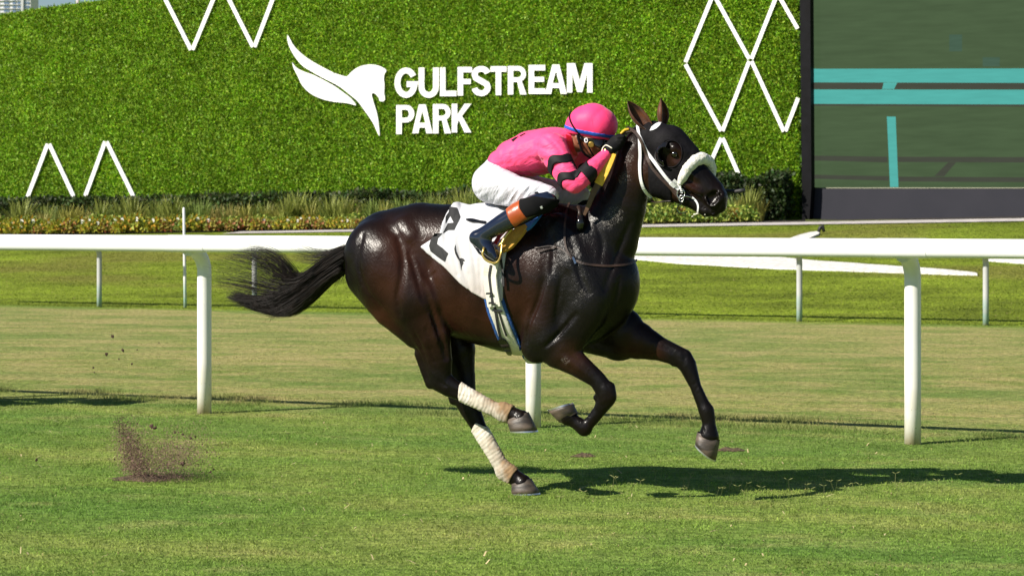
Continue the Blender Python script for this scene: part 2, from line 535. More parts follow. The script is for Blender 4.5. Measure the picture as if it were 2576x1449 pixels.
# ------------------------------------------------------------------ green wall
top_px = [(-500, 150), (-200, 75), (0, 38), (120, 19), (270, 0), (500, -28), (900, -70), (1400, -110), (2010, -150)]
bot_px = [(2014, 560), (1400, 572), (700, 590), (0, 600), (-500, 610)]
wall_root = empty('green_wall', uq(-28, QW, 1.0)); 
tag(wall_root, 'tall wall clad in clipped green artificial foliage with white lettering', 'wall')
wl = np.array(uq(-28, QW, 1.0))
M_back = mat('wall_backing', (0.12, 0.22, 0.012), (0.15, 0.26, 0.016), rough=0.95)
def plate(loops, out0, out1, q=None, origin=None):
    """extruded flat shape on a wall plane from pixel outlines (first outer, then holes)"""
    V, idx = [], 0
    flat, n = [], 0
    for lp in loops:
        flat.append([Vector((p[0], -p[1], 0)) for p in lp]); n += len(lp)
    tris = geometry.tessellate_polygon(flat)
    allp = [p for lp in loops for p in lp]
    og = np.zeros(3) if origin is None else origin
    V = [wall_pt(p[0], p[1], out1, q) - og for p in allp] 
    off = RN * (out1 - out0)
    V += [v + np.array([off[0], off[1], 0]) for v in V]
    Fc = []
    for t in tris:
        a, b, c = (np.array(allp[i]) for i in t)
        cr = (b[0] - a[0]) * (c[1] - a[1]) - (b[1] - a[1]) * (c[0] - a[0])
        t = tuple(t) if cr < 0 else tuple(t)[::-1]
        Fc.append(t); Fc.append(tuple(n + i for i in t[::-1]))
    s = 0
    for lp in loops:
        k = len(lp)
        for i in range(k):
            j = (i + 1) % k
            Fc.append((s + i, s + j, n + s + j, n + s + i))
        s += k
    return V, Fc
V, Fc = plate([top_px + bot_px], -0.35, 0.0, origin=wl)
new_mesh('backing_panel', V, Fc, M_back, False, wall_root)
# foliage pile on the wall face
tx = np.array([p[0] for p in top_px]); ty = np.array([p[1] for p in top_px])
N_W = 290000
px = rng.uniform(-60, 2013, N_W * 2); py = rng.uniform(-70, 545, N_W * 2)
ok = py > np.interp(px, tx, ty) - 2
px, py = px[ok][:N_W], py[ok][:N_W]
dxw, dzw = (px - CX) / F, -(py - CY) / F
out = 0.01 + 0.05 * rng.random(len(px)) ** 1.3
tq = (QW - out) / (dxw * RN[0] + RN[1])
PW = np.stack([dxw * tq, tq, CH + dzw * tq], 1) - wl
uw = PW[:, 0] * RU[0] + PW[:, 1] * RU[1]
cl = fbm(uw * 1.6, PW[:, 2] * 1.6, 0, 31, 4); cl2 = fbm(uw * 9, PW[:, 2] * 9, 0, 37, 2)
colw = vary((0.235, 0.40, 0.019), len(px), 0.42, hue=0.2) * (0.66 + 0.50 * cl + 0.4 * (cl2 - 0.45))[:, None]
nr = np.array([-RN[0], -RN[1], 0.35]) * 0.9
V, Fc, C = leaf_cloud(PW, 0.058, colw, 0.35, nr, 1.6)
wf = new_mesh('foliage', V, Fc, M_leaf, False, wall_root); set_color(wf, C); wf['kind'] = 'stuff'
# ragged right end of the pile
nE = 6000
pe = np.stack([rng.uniform(2004, 2018, nE), rng.uniform(-60, 548, nE)], 1)
te = (QW - 0.06 + 0.35 * rng.random(nE)) / (((pe[:, 0] - CX) / F) * RN[0] + RN[1])
PE = np.stack([(pe[:, 0] - CX) / F * te, te, CH - (pe[:, 1] - CY) / F * te], 1) - wl
V, Fc, C = leaf_cloud(PE, 0.085, vary((0.08, 0.18, 0.012), nE, 0.4), 0.2, np.array([RU[0], RU[1], 0]) * 0.8)
we = new_mesh('foliage_edge', V, Fc, M_leaf, False, wall_root); set_color(we, C); we['kind'] = 'stuff'

# ------------------------------------------------------------------ white lattice bars
M_white = mat('white_sign', (0.80, 0.80, 0.79), (0.86, 0.86, 0.85), scale=1.0, rough=0.5)
def bar(a, b, root, w=5.0, org=None):
    a, b = np.array(a, float), np.array(b, float)
    t = (b - a) / np.linalg.norm(b - a); n = np.array([-t[1], t[0]]) * w
    V, Fc = plate([[a + n, b + n, b - n, a - n]], 0.06, 0.11, origin=org)
    return new_mesh('bar', V, Fc, M_white, False, root)
def chevron(pts_list, label, group='white lattice bars on the green wall', w=4.8):
    p = pts_list[0][0]
    org = wall_pt(p[0], p[1], 0.1)
    root = empty('lattice_chevron', org); tag(root, label, 'wall trim', group)
    for line in pts_list:
        for a, b in zip(line[:-1], line[1:]):
            a_, b_ = np.array(a, float), np.array(b, float)
            t = (b_ - a_) / np.linalg.norm(b_ - a_)
            bar(a_ + t * 1.0, b_ + t * 3.0 if False else b_ - t * 1.0, root, w, org)
    return root
chevron([[(410, -12), (480.5, 127)], [(483.5, 127), (541, -12)]], 'white V-shaped bars at the wall top, left of the other V')
chevron([[(570, -12), (636.5, 120)], [(639.5, 120), (690, -12)]], 'white V-shaped bars at the wall top, nearer the winged emblem')
chevron([[(69, 496), (120, 362)], [(123, 362), (185, 495)]], 'white peaked bars at the wall foot, the leftmost pair')
chevron([[(214, 494), (264.5, 356)], [(267.5, 356), (337, 498)]], 'white peaked bars at the wall foot, right of the leftmost peak')
chevron([[(1792, -8), (1724, 158)], [(1724, 162), (1814.5, 331)], [(1817, 331), (1885, 154)], [(1885, 150), (1798, -8)]], 'white diamond of bars on the wall right of the lettering')
chevron([[(1953, -8), (1890, 150)], [(1890, 154), (1972, 332)], [(1975, 332), (2008, 246)], [(1960, -8), (2007, 74)]], 'white diamond of bars cut off by the screen post')
chevron([[(1786, 412), (1814.5, 347)], [(1817.5, 347), (1861, 446)]], 'small white peaked bars below the diamond, above the horse nose')

# ------------------------------------------------------------------ lettering and emblem
def arc(cx, cy, rx, ry, a0, a1, n=10):
    return [(cx + rx * math.cos(math.radians(a)), cy + ry * math.sin(math.radians(a))) for a in np.linspace(a0, a1, n)]
def ribbon(path, t):
    P = np.array(path, float); n = len(P)
    L_, R_ = [], []
    for i in range(n):
        if i == 0: d0 = d1 = P[1] - P[0]
        elif i == n - 1: d0 = d1 = P[-1] - P[-2]
        else: d0, d1 = P[i] - P[i - 1], P[i + 1] - P[i]
        d0 = d0 / np.linalg.norm(d0); d1 = d1 / np.linalg.norm(d1)
        m = d0 + d1; m /= np.linalg.norm(m)
        nrm = np.array([-m[1], m[0]]); k = 1.0 / max(0.35, float(nrm @ np.array([-d0[1], d0[0]])))
        L_.append(P[i] + nrm * t / 2 * k); R_.append(P[i] - nrm * t / 2 * k)
    return [tuple(p) for p in L_] + [tuple(p) for p in R_[::-1]]
# glyphs in a box: x 0..w, y 0 (top) .. 1 (bottom), stroke T
T = 0.19
def glyph(ch, w):
    h = T / 2
    if ch == 'L': return [[(0, 0), (T, 0), (T, 1 - T), (w, 1 - T), (w, 1), (0, 1)]]
    if ch == 'F': return [[(0, 0), (w, 0), (w, T), (T, T), (T, .42), (w * .92, .42), (w * .92, .42 + T * .95), (T, .42 + T * .95), (T, 1), (0, 1)]]
    if ch == 'E': return [[(0, 0), (w, 0), (w, T), (T, T), (T, .41), (w * .93, .41), (w * .93, .41 + T * .9), (T, .41 + T * .9), (T, 1 - T), (w, 1 - T), (w, 1), (0, 1)]]
    if ch == 'T': return [[(0, 0), (w, 0), (w, T), (w / 2 + h, T), (w / 2 + h, 1), (w / 2 - h, 1), (w / 2 - h, T), (0, T)]]
    if ch == 'U':
        r = w / 2 - h
        return [ribbon([(h, 0), (h, .3)] + arc(w / 2, 1 - h - r * 1.1, r, r * 1.1, 180, 0, 13) + [(w - h, .3), (w - h, 0)], T)]
    if ch == 'A':
        return [[(w / 2 - T * .62, 0), (w / 2 + T * .62, 0), (w, 1), (w - T * 1.1, 1), (w - T * 1.1 - w * .055, .80), (T * 1.1 + w * .055, .80), (T * 1.1, 1), (0, 1)],
                [(w / 2, .23), (w / 2 - w * .155, .635), (w / 2 + w * .155, .635)]]
    if ch == 'M':
        return [[(0, 0), (T * 1.45, 0), (w / 2, .60), (w - T * 1.45, 0), (w, 0), (w, 1), (w - T * .95, 1), (w - T * .95, .34), (w / 2 + T * .45, .98), (w / 2 - T * .45, .98), (T * .95, .34), (T * .95, 1), (0, 1)]]
    if ch == 'K':
        return [[(0, 0), (T, 0), (T, .40), (w - T * 1.25, 0), (w, 0), (w * .52, .42), (w, 1), (w - T * 1.25, 1), (w * .36, .56), (T, .72), (T, 1), (0, 1)]]
    if ch in 'PR':
        yb = .60 if ch == 'P' else .56
        out_ = [(0, 0), (w * .5, 0)] + arc(w * .56, yb / 2, w * .44, yb / 2, -90, 90, 11)
        if ch == 'P': out_ += [(T, yb), (T, 1), (0, 1)]
        else: out_ = [(0, 0), (w * .5, 0)] + arc(w * .54, yb / 2, w * .43, yb / 2, -90, 62, 10) + [(w * 1.0, 1), (w - T * 1.15, 1), (w * .50, yb), (T, yb), (T, 1), (0, 1)]
        hole = [(T, T * .85), (T, yb - T * .85), (w * .5, yb - T * .85)] + arc(w * .53, yb / 2, w * .47 - T * .95, yb / 2 - T * .85, 80, -80, 8) + [(w * .5, T * .85)]
        return [out_, hole]
    if ch == 'G':
        r = w / 2 - h
        return [ribbon(arc(w / 2, .5, r, .5 - h, -32, -325, 22) + [(w - h, .55), (w * .53, .55)], T)]
    if ch == 'S':
        r = w / 2 - h
        return [ribbon(arc(w / 2, .28, r, .28 - h, -14, -180, 11) + [(w * .22, .40), (w * .5, .5), (w * .80, .61)] + arc(w / 2, .71, r, .29 - h, 0, 172, 11), T)]
C2 = lambda x, y: (674.3 + x * .33066, 56.8 + y * .33066)
letters = [('G', 962, 1137, 345, 575), ('U', 1145, 1298, 345, 575), ('L', 1308, 1432, 344, 562), ('F', 1442, 1550, 340, 558), ('S', 1549, 1693, 333, 562), ('T', 1692, 1813, 335, 555),
           ('R', 1824, 1966, 333, 550), ('E', 1982, 2108, 325, 545), ('A', 2107, 2272, 322, 545), ('M', 2274, 2468, 312, 535),
           ('P', 975, 1112, 630, 850), ('A', 1097, 1250, 625, 845), ('R', 1254, 1392, 622, 845), ('K', 1397, 1546, 620, 838)]
so = wall_pt(1100, 240, 0.1)
sign = empty('wall_sign', so); tag(sign, 'white raised lettering reading GULFSTREAM PARK with winged horse head emblem', 'sign')
for ch, xa, xb, ya, yb in letters:
    hh = yb - ya; w = (xb - xa) / hh
    loops = [[C2(xa + p[0] * hh, ya + p[1] * hh) for p in lp] for lp in glyph(ch, w)]
    sl = -0.036
    V, Fc = plate(loops, 0.06, 0.105, origin=so)
    new_mesh('letter', V, Fc, M_white, False, sign)
emb1 = [(148,95),(165,125),(200,185),(260,245),(330,295),(420,345),(500,385),(560,405),(603,412),(625,385),(680,345),(740,325),(800,322),(850,335),(900,362),(893,378),(885,395),(880,430),(885,480),(882,540),(888,570),(885,600),(850,600),(840,570),(815,545),(795,535),(787,545),(800,600),(815,650),(830,700),(842,780),(848,865),(825,825),(800,770),(765,715),(725,660),(680,600),(620,550),(550,495),(480,455),(400,415),(330,375),(260,330),(205,265),(165,195),(145,130)]
emb2 = [(182,305),(215,345),(270,375),(340,400),(430,445),(510,490),(580,540),(630,580),(668,630),(600,615),(500,605),(400,580),(320,540),(260,480),(220,400),(195,350)]
for nm, e in (('horse_head_emblem', emb1), ('wing_emblem', emb2)):
    pts = [C2(*p) for p in e]
    sm = spline(np.array(pts + pts[:1]), 110)[:-1]
    V, Fc = plate([[tuple(p) for p in sm]], 0.06, 0.105, origin=so)
    new_mesh(nm, V, Fc, M_white, False, sign)

# ------------------------------------------------------------------ video screen
qs_ = QW - 0.25
sc_o = wall_pt(2040, 552, 0.0, qs_)
screen = empty('video_screen', sc_o); tag(screen, 'giant video screen on a grey base showing a turquoise rail', 'screen')
M_frame = mat('black_frame', (0.003, 0.003, 0.004), (0.005, 0.005, 0.007), rough=0.6, spec=.12)
M_base = mat('grey_panel', (0.026, 0.027, 0.035), (0.032, 0.032, 0.041), scale=0.8, rough=0.75, spec=.15)
def scr(nm, pts, o0, o1, m):
    V, Fc = plate([pts], o0, o1, qs_, sc_o)
    return new_mesh(nm, V, Fc, m, False, screen)
scr('frame_post', [(2010, -200), (2037, -200), (2041, 473), (2036, 553), (2018, 553)], -0.8, 0.30, M_frame)
scr('base_panel', [(2036, 474), (3200, 474), (3200, 553), (2036, 553)], -0.4, 0.02, M_base)
M_scr = emit('display_green', (0.056, 0.090, 0.042), 0.8, 0.10, 3)
M_teal = emit('display_teal', (0.062, 0.30, 0.265), 0.95, 0.06, 5)
M_dark = emit('display_shade', (0.050, 0.055, 0.040), 0.8, 0.06, 5)
scr('display', [(2038, -250), (3200, -250), (3200, 472), (2041, 472)], -0.4, 0.05, M_scr)
def picture(pts, m): scr('display_picture', pts, 0.052, 0.056, m)
picture([(2040, 174), (3200, 172), (3200, 211), (2040, 208)], M_teal)
picture([(2040, 209), (2222, 209), (2218, 225), (2040, 225)], M_dark)
picture([(2258, 209), (3200, 212), (3200, 226), (2250, 225)], M_dark)
picture([(2223, 209), (2257, 209), (2249, 225), (2219, 225)], M_teal)
picture([(2040, 226), (3200, 227), (3200, 265), (2040, 262)], M_teal)
picture([(2040, 263), (3200, 266), (3200, 271), (2040, 267)], M_dark)
picture([(2231, 294), (2253, 294), (2260, 471), (2239, 471)], M_teal)
picture([(2042, 392), (2232, 395), (2233, 409), (2042, 404)], M_dark)
picture([(2258, 395), (3200, 398), (3200, 412), (2259, 408)], M_dark)
picture([(2042, 440), (2235, 444), (2236, 455), (2042, 450)], M_dark)
picture([(2261, 445), (3200, 450), (3200, 462), (2261, 457)], M_dark)
picture([(2385, 409), (2405, 409), (2375, 444), (2350, 444)], M_dark)
M_bl = emit('display_block', (0.050, 0.095, 0.062), 0.8, 0.1, 5)
picture([(2388, 88), (2420, 88), (2420, 130), (2388, 130)], M_bl)
picture([(2472, 145), (2515, 145), (2515, 168), (2472, 168)], M_bl)

# ------------------------------------------------------------------ planting at the wall foot
def strip_pos(px, q):
    w = wall_pt(px, 560, 0, q)
    return np.array([w[0], w[1], float(terrain(w[0], w[1])) + 0.02])
# clipped hedge
h0, h1 = strip_pos(-60, QW - 0.9), strip_pos(1600, QW - 0.9)
def hedge(name, pxa, pxb, q, depth, hfun, label, n, base):
    a = strip_pos(pxa, q); L_ = u_at(pxb, q) - u_at(pxa, q)
    root = empty(name, a, RANG); tag(root, label, 'hedge')
    s = rng.uniform(0, L_, n); y = rng.uniform(-depth / 2, depth / 2, n)
    hh = np.array([hfun(v / L_) for v in s]) * (0.9 + 0.16 * fbm(s * 1.5, 0, 0, 3, 3))
    wx = a[0] + RU[0] * s; wy = a[1] + RU[1] * s
    z = rng.random(n) ** 0.6 * hh
    z = z + terrain(wx, wy) - a[2]
    P = np.stack([s, y, z], 1)
    c = vary(base, n, 0.5, hue=0.3) * (0.5 + 1.0 * fbm(s * 2.2, z * 2.2, 0, 8, 3))[:, None]
    V, Fc, C = leaf_cloud(P, 0.10, c, 0.4)
    o = new_mesh('foliage', V, Fc, M_leaf, False, root); set_color(o, C)
    st = []
    for k in range(int(L_ / 1.5)):
        sx = 0.4 + k * 1.5; zt = float(terrain(a[0] + RU[0] * sx, a[1] + RU[1] * sx)) - a[2]
        V, Fc = tube([(sx, 0, zt - .05), (sx + .03, 0, zt + .25), (sx - .02, 0.02, zt + .5)], [.03, .025, .015], 6)
        new_mesh('stem', V, Fc, M_soil, True, root)
    return root
hedge('clipped_hedge', -60, 1640, QW - 0.75, 0.7, lambda t: 1.02 - 0.05 * t, 'low dark green hedge along the foot of the green wall', 26000, (0.038, 0.062, 0.014))
hedge('clipped_hedge', 1790, 1985, QW - 0.75, 0.8, lambda t: 1.12 + 0.1 * math.sin(t * 9), 'dark bushy hedge end beside the black screen post', 6000, (0.030, 0.055, 0.012))

def make_grass_clump(nb, h, base, rs):
    V, Fc, C = [], [], []
    for k in range(nb):
        a = rs.uniform(0, 2 * math.pi); lean = rs.uniform(0.1, 0.75); hh = h * rs.uniform(0.55, 1.1); w = rs.uniform(0.012, 0.024)
        dx, dy = math.cos(a), math.sin(a)
        r0 = rs.uniform(0, 0.10)
        i = len(V)
        for t in (0, .5, .85, 1.0):
            r = r0 + lean * hh * t * t * 0.8; z = hh * (t - 0.25 * lean * t * t)
            ww = w * (1 - t) + 0.002
            V += [(dx * r - dy * ww, dy * r + dx * ww, z), (dx * r + dy * ww, dy * r - dx * ww, z)]
            cc = np.array(base) * rs.uniform(0.55, 1.35); C += [cc, cc]
        for t in range(3): Fc.append((i + 2 * t, i + 2 * t + 1, i + 2 * t + 3, i + 2 * t + 2))
    return V, Fc, np.array(C)
rs = np.random.default_rng(11)
clump_m = []
for k, (h, b) in enumerate([(0.55, (0.40, 0.38, 0.09)), (0.70, (0.32, 0.36, 0.08)), (0.5, (0.46, 0.40, 0.13)), (0.62, (0.25, 0.33, 0.08))]):
    V, Fc, C = make_grass_clump(95, h, b, rs)
    o = new_mesh('arching_plant', V, Fc, M_leaf); set_color(o, np.clip(C, 0, 1)); clump_m.append(o)
glab = 'arching pale yellow-green ornamental grass clump between the hedge and the flowers'
used = [False] * 4
def place_clump(i, pos, rz, s, label=glab, group='ornamental grass clumps in the bed'):
    o = clump_m[i] if not used[i] else clump_m[i].copy()
    if used[i]: COL.objects.link(o)
    used[i] = True
    o.location = pos; o.rotation_euler = (0, 0, rz); o.scale = (s, s, s)
    tag(o, label, 'plant', group)
for k, x in enumerate(np.linspace(-30, 1280, 62)):
    place_clump(int(rs.integers(0, 4)), strip_pos(x + rs.uniform(-9, 9), QW - 1.9 + rs.uniform(-.35, .35)), rs.uniform(0, 6.3), rs.uniform(1.0, 1.5))
for x in (1640, 1668, 1700, 1838, 1862, 1885, 1910):
    place_clump(int(rs.integers(0, 4)), strip_pos(x, QW - 1.8 + rs.uniform(-.3, .3)), rs.uniform(0, 6.3), rs.uniform(.8, 1.25),
                'pale ornamental grass clump in the bed right of the horse neck', 'grass clumps right of the horse neck')

def make_bush(n, r, h, cols, rs, flowers=0):
    th = rs.uniform(0, 2 * math.pi, n); ph = np.arccos(rs.uniform(0, 1, n)); rr = rs.random(n) ** .35
    P = np.stack([r * rr * np.sin(ph) * np.cos(th), r * rr * np.sin(ph) * np.sin(th), h * rr * np.cos(ph) + .03], 1)
    c = np.array(cols)[rs.integers(0, len(cols), n)] * (0.65 + 0.7 * rs.random((n, 1)))
    # lower leaves redder
    V, Fc, C = leaf_cloud(P, 0.085, np.clip(c, 0, 1), 0.5, rs=rs)
    return V, Fc, C
yel = [(0.42, 0.36, 0.02), (0.30, 0.32, 0.03), (0.18, 0.26, 0.03), (0.40, 0.22, 0.02), (0.30, 0.34, 0.05)]
red = [(0.32, 0.12, 0.035), (0.26, 0.08, 0.03), (0.36, 0.28, 0.04), (0.22, 0.27, 0.05), (0.28, 0.24, 0.04), (0.30, 0.30, 0.06)]
grn = [(0.20, 0.30, 0.04), (0.28, 0.34, 0.05), (0.12, 0.22, 0.03), (0.34, 0.36, 0.08)]
M_petal = mat('white_petal', (0.78, 0.77, 0.75), (0.85, 0.84, 0.82), rough=0.6)
bush_m = []
for k, (cols, r, h, fl) in enumerate([(yel, .34, .36, 1), (yel, .30, .30, 1), (red, .32, .28, 0), (red, .28, .24, 0), (grn, .36, .40, 0)]):
    V, Fc, C = make_bush(420, r, h, cols, rs)
    o = new_mesh('leafy_bush', V, Fc, M_leaf); set_color(o, C)
    for q in range(fl):
        a = rs.uniform(0, 6.3); rr = r * rs.uniform(.2, .8)
        pv, pf = [], []
        c0 = np.array([rr * math.cos(a), -abs(rr * math.sin(a)) * .9, h * rs.uniform(.75, 1.05)])
        for w in range(6):
            b = 2 * math.pi * w / 6; i = len(pv)
            d = np.array([math.cos(b), -.3, math.sin(b)]); e = np.array([-math.sin(b), 0, math.cos(b)])
            pv += [c0, c0 + d * .03 + e * .018, c0 + d * .055, c0 + d * .03 - e * .018]; pf.append((i, i + 1, i + 2, i + 3))
        new_mesh('flower', pv, pf, M_petal, False, o)
    bush_m.append(o)
bused = [False] * 5
def place_bush(i, pos, s, label, group):
    src = bush_m[i]
    if not bused[i]: o = src; bused[i] = True
    else:
        o = src.copy(); COL.objects.link(o)
        for ch in list(src.children):
            c = ch.copy(); COL.objects.link(c); c.parent = o
    o.location = pos; o.rotation_euler = (0, 0, RANG + rs.uniform(-.3, .3)); o.scale = (s, s, s * rs.uniform(.85, 1.15))
    tag(o, label, 'plant', group)
LB = ['yellow and orange leafy bedding bush with white flowers at the bed front', 'low red-leaved bedding bush at the bed front',
      'green and yellow leafy bedding bush in the middle of the planted bed']
for x in np.linspace(-40, 480, 34):
    i = int(rs.choice([0, 1, 0, 1, 4])); place_bush(i, strip_pos(x + rs.uniform(-6, 6), QW - 2.75 + rs.uniform(-.25, .3)), rs.uniform(.85, 1.15), LB[0] if i < 2 else LB[2], 'flowering bushes left of the tail' if i < 2 else 'green bushes along the bed')
for x in np.linspace(-30, 1100, 56):
    i = int(rs.choice([2, 3, 2, 3, 0])) if x > 420 else int(rs.choice([2, 1, 0]))
    place_bush(i, strip_pos(x + rs.uniform(-9, 9), QW - 2.95 + rs.uniform(-.2, .2)), rs.uniform(.7, 1.0), LB[1] if i in (2, 3) else LB[0], 'red bushes along the bed front' if i in (2, 3) else 'flowering bushes left of the tail')
for x in np.linspace(440, 900, 20):
    place_bush(int(rs.choice([4, 1, 4])), strip_pos(x + rs.uniform(-9, 9), QW - 2.5 + rs.uniform(-.2, .2)), rs.uniform(.8, 1.0), LB[2], 'green bushes along the bed')
for x in np.linspace(1590, 1880, 18):
    i = int(rs.choice([4, 4, 3])); place_bush(i, strip_pos(x, QW - 2.7 + rs.uniform(-.4, .3)), rs.uniform(.8, 1.1),
        ['', '', '', 'low red-leaved bush in the bed below the horse chin', 'green leafy bedding bush below the horse chin'][i], 'bushes below the horse head' if i == 4 else 'red bushes below the horse head')

# ------------------------------------------------------------------ far tower and mast
M_bwhite = mat('white_render', (0.62, 0.63, 0.66), (0.70, 0.71, 0.73), rough=0.8)
M_glass = mat('tower_glass', (0.10, 0.16, 0.26), (0.16, 0.23, 0.34), rough=0.15, spec=0.8)
D = 1800.0
o0 = at(-60, 538, D); o0[2] = 0
tower = empty('apartment_tower', o0); tag(tower, 'white high-rise apartment tower with blue glass bands above the green wall', 'building')
s_ = D / F
W_, H_ = 137 * s_, (538 + 120) * s_
V, Fc = boxmesh((0, 0, 0), (W_, 30, H_)); new_mesh('wall', V, Fc, M_bwhite, False, tower)
V, Fc = boxmesh((-1, -1, H_), (W_ + 1, 31, H_ + 1.5)); new_mesh('roof', V, Fc, M_bwhite, False, tower)
wv, wf_ = boxmesh((0, -0.4, 0), (1, 0.02, 1))
proto = None
for fl in range(42, 66):
    z = fl * 10.0 * s_
    for (xa, xb) in ((6, 20), (24, 40), (44, 58), (70, 83), (92, 100), (104, 112), (120, 126), (128, 134)):
        if proto is None: o = proto = new_mesh('window', wv, wf_, M_glass, False, tower)
        else: o = proto.copy(); COL.objects.link(o); o.parent = tower
        o.location = (xa * s_, 0, z + 1.6 * s_); o.scale = ((xb - xa) * s_, 1, 6.3 * s_)
    V, Fc = boxmesh((0.5 * s_, -1.0, z), (114 * s_, 0.0, z + 0.9 * s_))
    new_mesh('balcony', V, Fc, M_bwhite, False, tower)
for xx in (0, 114, 117):
    V, Fc = boxmesh((xx * s_, -1.3, 0), ((xx + 2.4) * s_, 0.5, H_ - 1)); new_mesh('pier', V, Fc, M_bwhite, False, tower)
m0 = at(196, 20, 160); m0[2] = 0
V, Fc = tube([(0, 0, 0), (0, 0, 10), (0, 0, 16.2)], [0.16, 0.14, 0.12], 8)
mast = new_mesh('mast', V, Fc, mat('mast_paint', (0.42, 0.36, 0.36), (0.5, 0.45, 0.45), rough=.6), True); mast.location = m0
tag(mast, 'thin grey mast top showing over the wall against the sky', 'mast')

# ------------------------------------------------------------------ implicit-surface modelling kit
class Field:
    def __init__(s, lo, hi, h):
        s.lo = np.array(lo, float); s.h = h
        s.n = np.ceil((np.array(hi, float) - s.lo) / h).astype(int) + 1
        s.ax = [(s.lo[i] + h * np.arange(s.n[i])).astype(np.float32) for i in range(3)]
        s.f = np.full(s.n, 1.0, np.float32)
    def sub(s, lo, hi):
        a = np.clip(np.floor((np.asarray(lo) - s.lo) / s.h).astype(int), 0, s.n - 1)
        b = np.clip(np.ceil((np.asarray(hi) - s.lo) / s.h).astype(int) + 1, 1, s.n)
        sl = tuple(slice(a[i], b[i]) for i in range(3))
        x, y, z = s.ax[0][sl[0]][:, None, None], s.ax[1][sl[1]][None, :, None], s.ax[2][sl[2]][None, None, :]
        return sl, x, y, z
    def sample(s, P):
        q = (np.asarray(P, float) - s.lo) / s.h
        q = np.clip(q, 0, s.n - 1.001)
        i = np.floor(q).astype(int); t = q - i
        r = 0
        for a in (0, 1):
            for b in (0, 1):
                for c in (0, 1):
                    w = (t[..., 0] if a else 1 - t[..., 0]) * (t[..., 1] if b else 1 - t[..., 1]) * (t[..., 2] if c else 1 - t[..., 2])
                    r = r + w * s.f[i[..., 0] + a, i[..., 1] + b, i[..., 2] + c]
        return r
    def normal(s, P, e=None):
        e = e or s.h * 1.2
        g = np.stack([s.sample(P + np.eye(3)[k] * e) - s.sample(P - np.eye(3)[k] * e) for k in range(3)], -1)
        return g / (np.linalg.norm(g, axis=-1, keepdims=True) + 1e-9)

def smin(a, b, k):
    if k <= 0: return np.minimum(a, b)
    h = np.clip(0.5 + 0.5 * (b - a) / k, 0, 1)
    return b + (a - b) * h - k * h * (1 - h)

def seg_d(x, y, z, A, B, ra, rb, la, lb, lat=None):
    """elliptic tapered segment: radius ra->rb in the plane, la->lb along the lateral axis"""
    ab = B - A; L2 = float(ab @ ab) + 1e-9
    px, py, pz = x - A[0], y - A[1], z - A[2]
    t = np.clip((px * ab[0] + py * ab[1] + pz * ab[2]) / L2, 0, 1)
    qx, qy, qz = px - t * ab[0], py - t * ab[1], pz - t * ab[2]
    a = ra + (rb - ra) * t; b = la + (lb - la) * t
    if lat is None:
        w2 = qy * qy; v2 = qx * qx + qz * qz
    else:
        w = qx * lat[0] + qy * lat[1] + qz * lat[2]
        w2 = w * w; v2 = np.maximum(qx * qx + qy * qy + qz * qz - w2, 0)
    k0 = np.sqrt(v2 / (a * a) + w2 / (b * b)); k1 = np.sqrt(v2 / a ** 4 + w2 / b ** 4) + 1e-6
    return k0 * (k0 - 1) / k1

def chain(fd, pts, k=0.03, lat=None, sub=False, m=0.07):
    """pts: (x,y,z,a,b)"""
    P = np.array([p[:3] for p in pts]); R = np.array([max(p[3], p[4]) for p in pts])
    pad = (R + m + 2 * k)[:, None]
    sl, x, y, z = fd.sub((P - pad).min(0), (P + pad).max(0))
    d = None
    if len(pts) == 1: pts = [pts[0], pts[0]]
    for p, q in zip(pts[:-1], pts[1:]):
        e = seg_d(x, y, z, np.array(p[:3]), np.array(q[:3]), p[3], q[3], p[4], q[4], lat)
        d = e if d is None else np.minimum(d, e)
    if sub: fd.f[sl] = -smin(-fd.f[sl], d, k)
    else: fd.f[sl] = smin(fd.f[sl], d, k)

def surface_nets(f, lo, h):
    s = f < 0
    n = np.array(f.shape)
    c = np.zeros(n - 1, np.int8)
    cr = [(a, b, d) for a in (0, 1) for b in (0, 1) for d in (0, 1)]
    for a, b, d in cr:
        c += s[a:n[0] - 1 + a, b:n[1] - 1 + b, d:n[2] - 1 + d]
    mask = (c > 0) & (c < 8)
    I, J, K = np.nonzero(mask)
    idx = np.full(n - 1, -1, np.int32); idx[mask] = np.arange(len(I))
    acc = np.zeros((len(I), 3)); cnt = np.zeros(len(I))
    for a in cr:
        for ax_ in range(3):
            if a[ax_]: continue
            b = list(a); b[ax_] = 1
            fa = f[I + a[0], J + a[1], K + a[2]]; fb = f[I + b[0], J + b[1], K + b[2]]
            x = (fa < 0) != (fb < 0)
            t = np.where(x, fa / np.where(fa == fb, 1, fa - fb), 0)
            p = np.array(a, float)[None] + np.zeros((len(I), 3)); p[:, ax_] += t
            acc += p * x[:, None]; cnt += x
    V = lo + h * (np.stack([I, J, K], 1) + acc / cnt[:, None])
    Q = []
    for ax_ in range(3):
        o = [i for i in range(3) if i != ax_]
        sa = [slice(None)] * 3; sb = [slice(None)] * 3
        sa[ax_] = slice(0, n[ax_] - 1); sb[ax_] = slice(1, n[ax_])
        for q in o: sa[q] = slice(1, n[q] - 1); sb[q] = slice(1, n[q] - 1)
        A, B = s[tuple(sa)], s[tuple(sb)]
        e = np.array(np.nonzero(A != B))
        if e.shape[1] == 0: continue
        flip = A[tuple(e)]
        base = e.copy()
        for q in o: base[q] += 1
        def cell(d0, d1):
            w = base.copy(); w[o[0]] -= d0; w[o[1]] -= d1
            return idx[tuple(w)]
        quad = np.stack([cell(1, 1), cell(0, 1), cell(0, 0), cell(1, 0)], 1)
        if ax_ == 1: flip = ~flip
        quad[~flip] = quad[~flip][:, ::-1]
        Q.append(quad)
    return V, np.concatenate(Q)

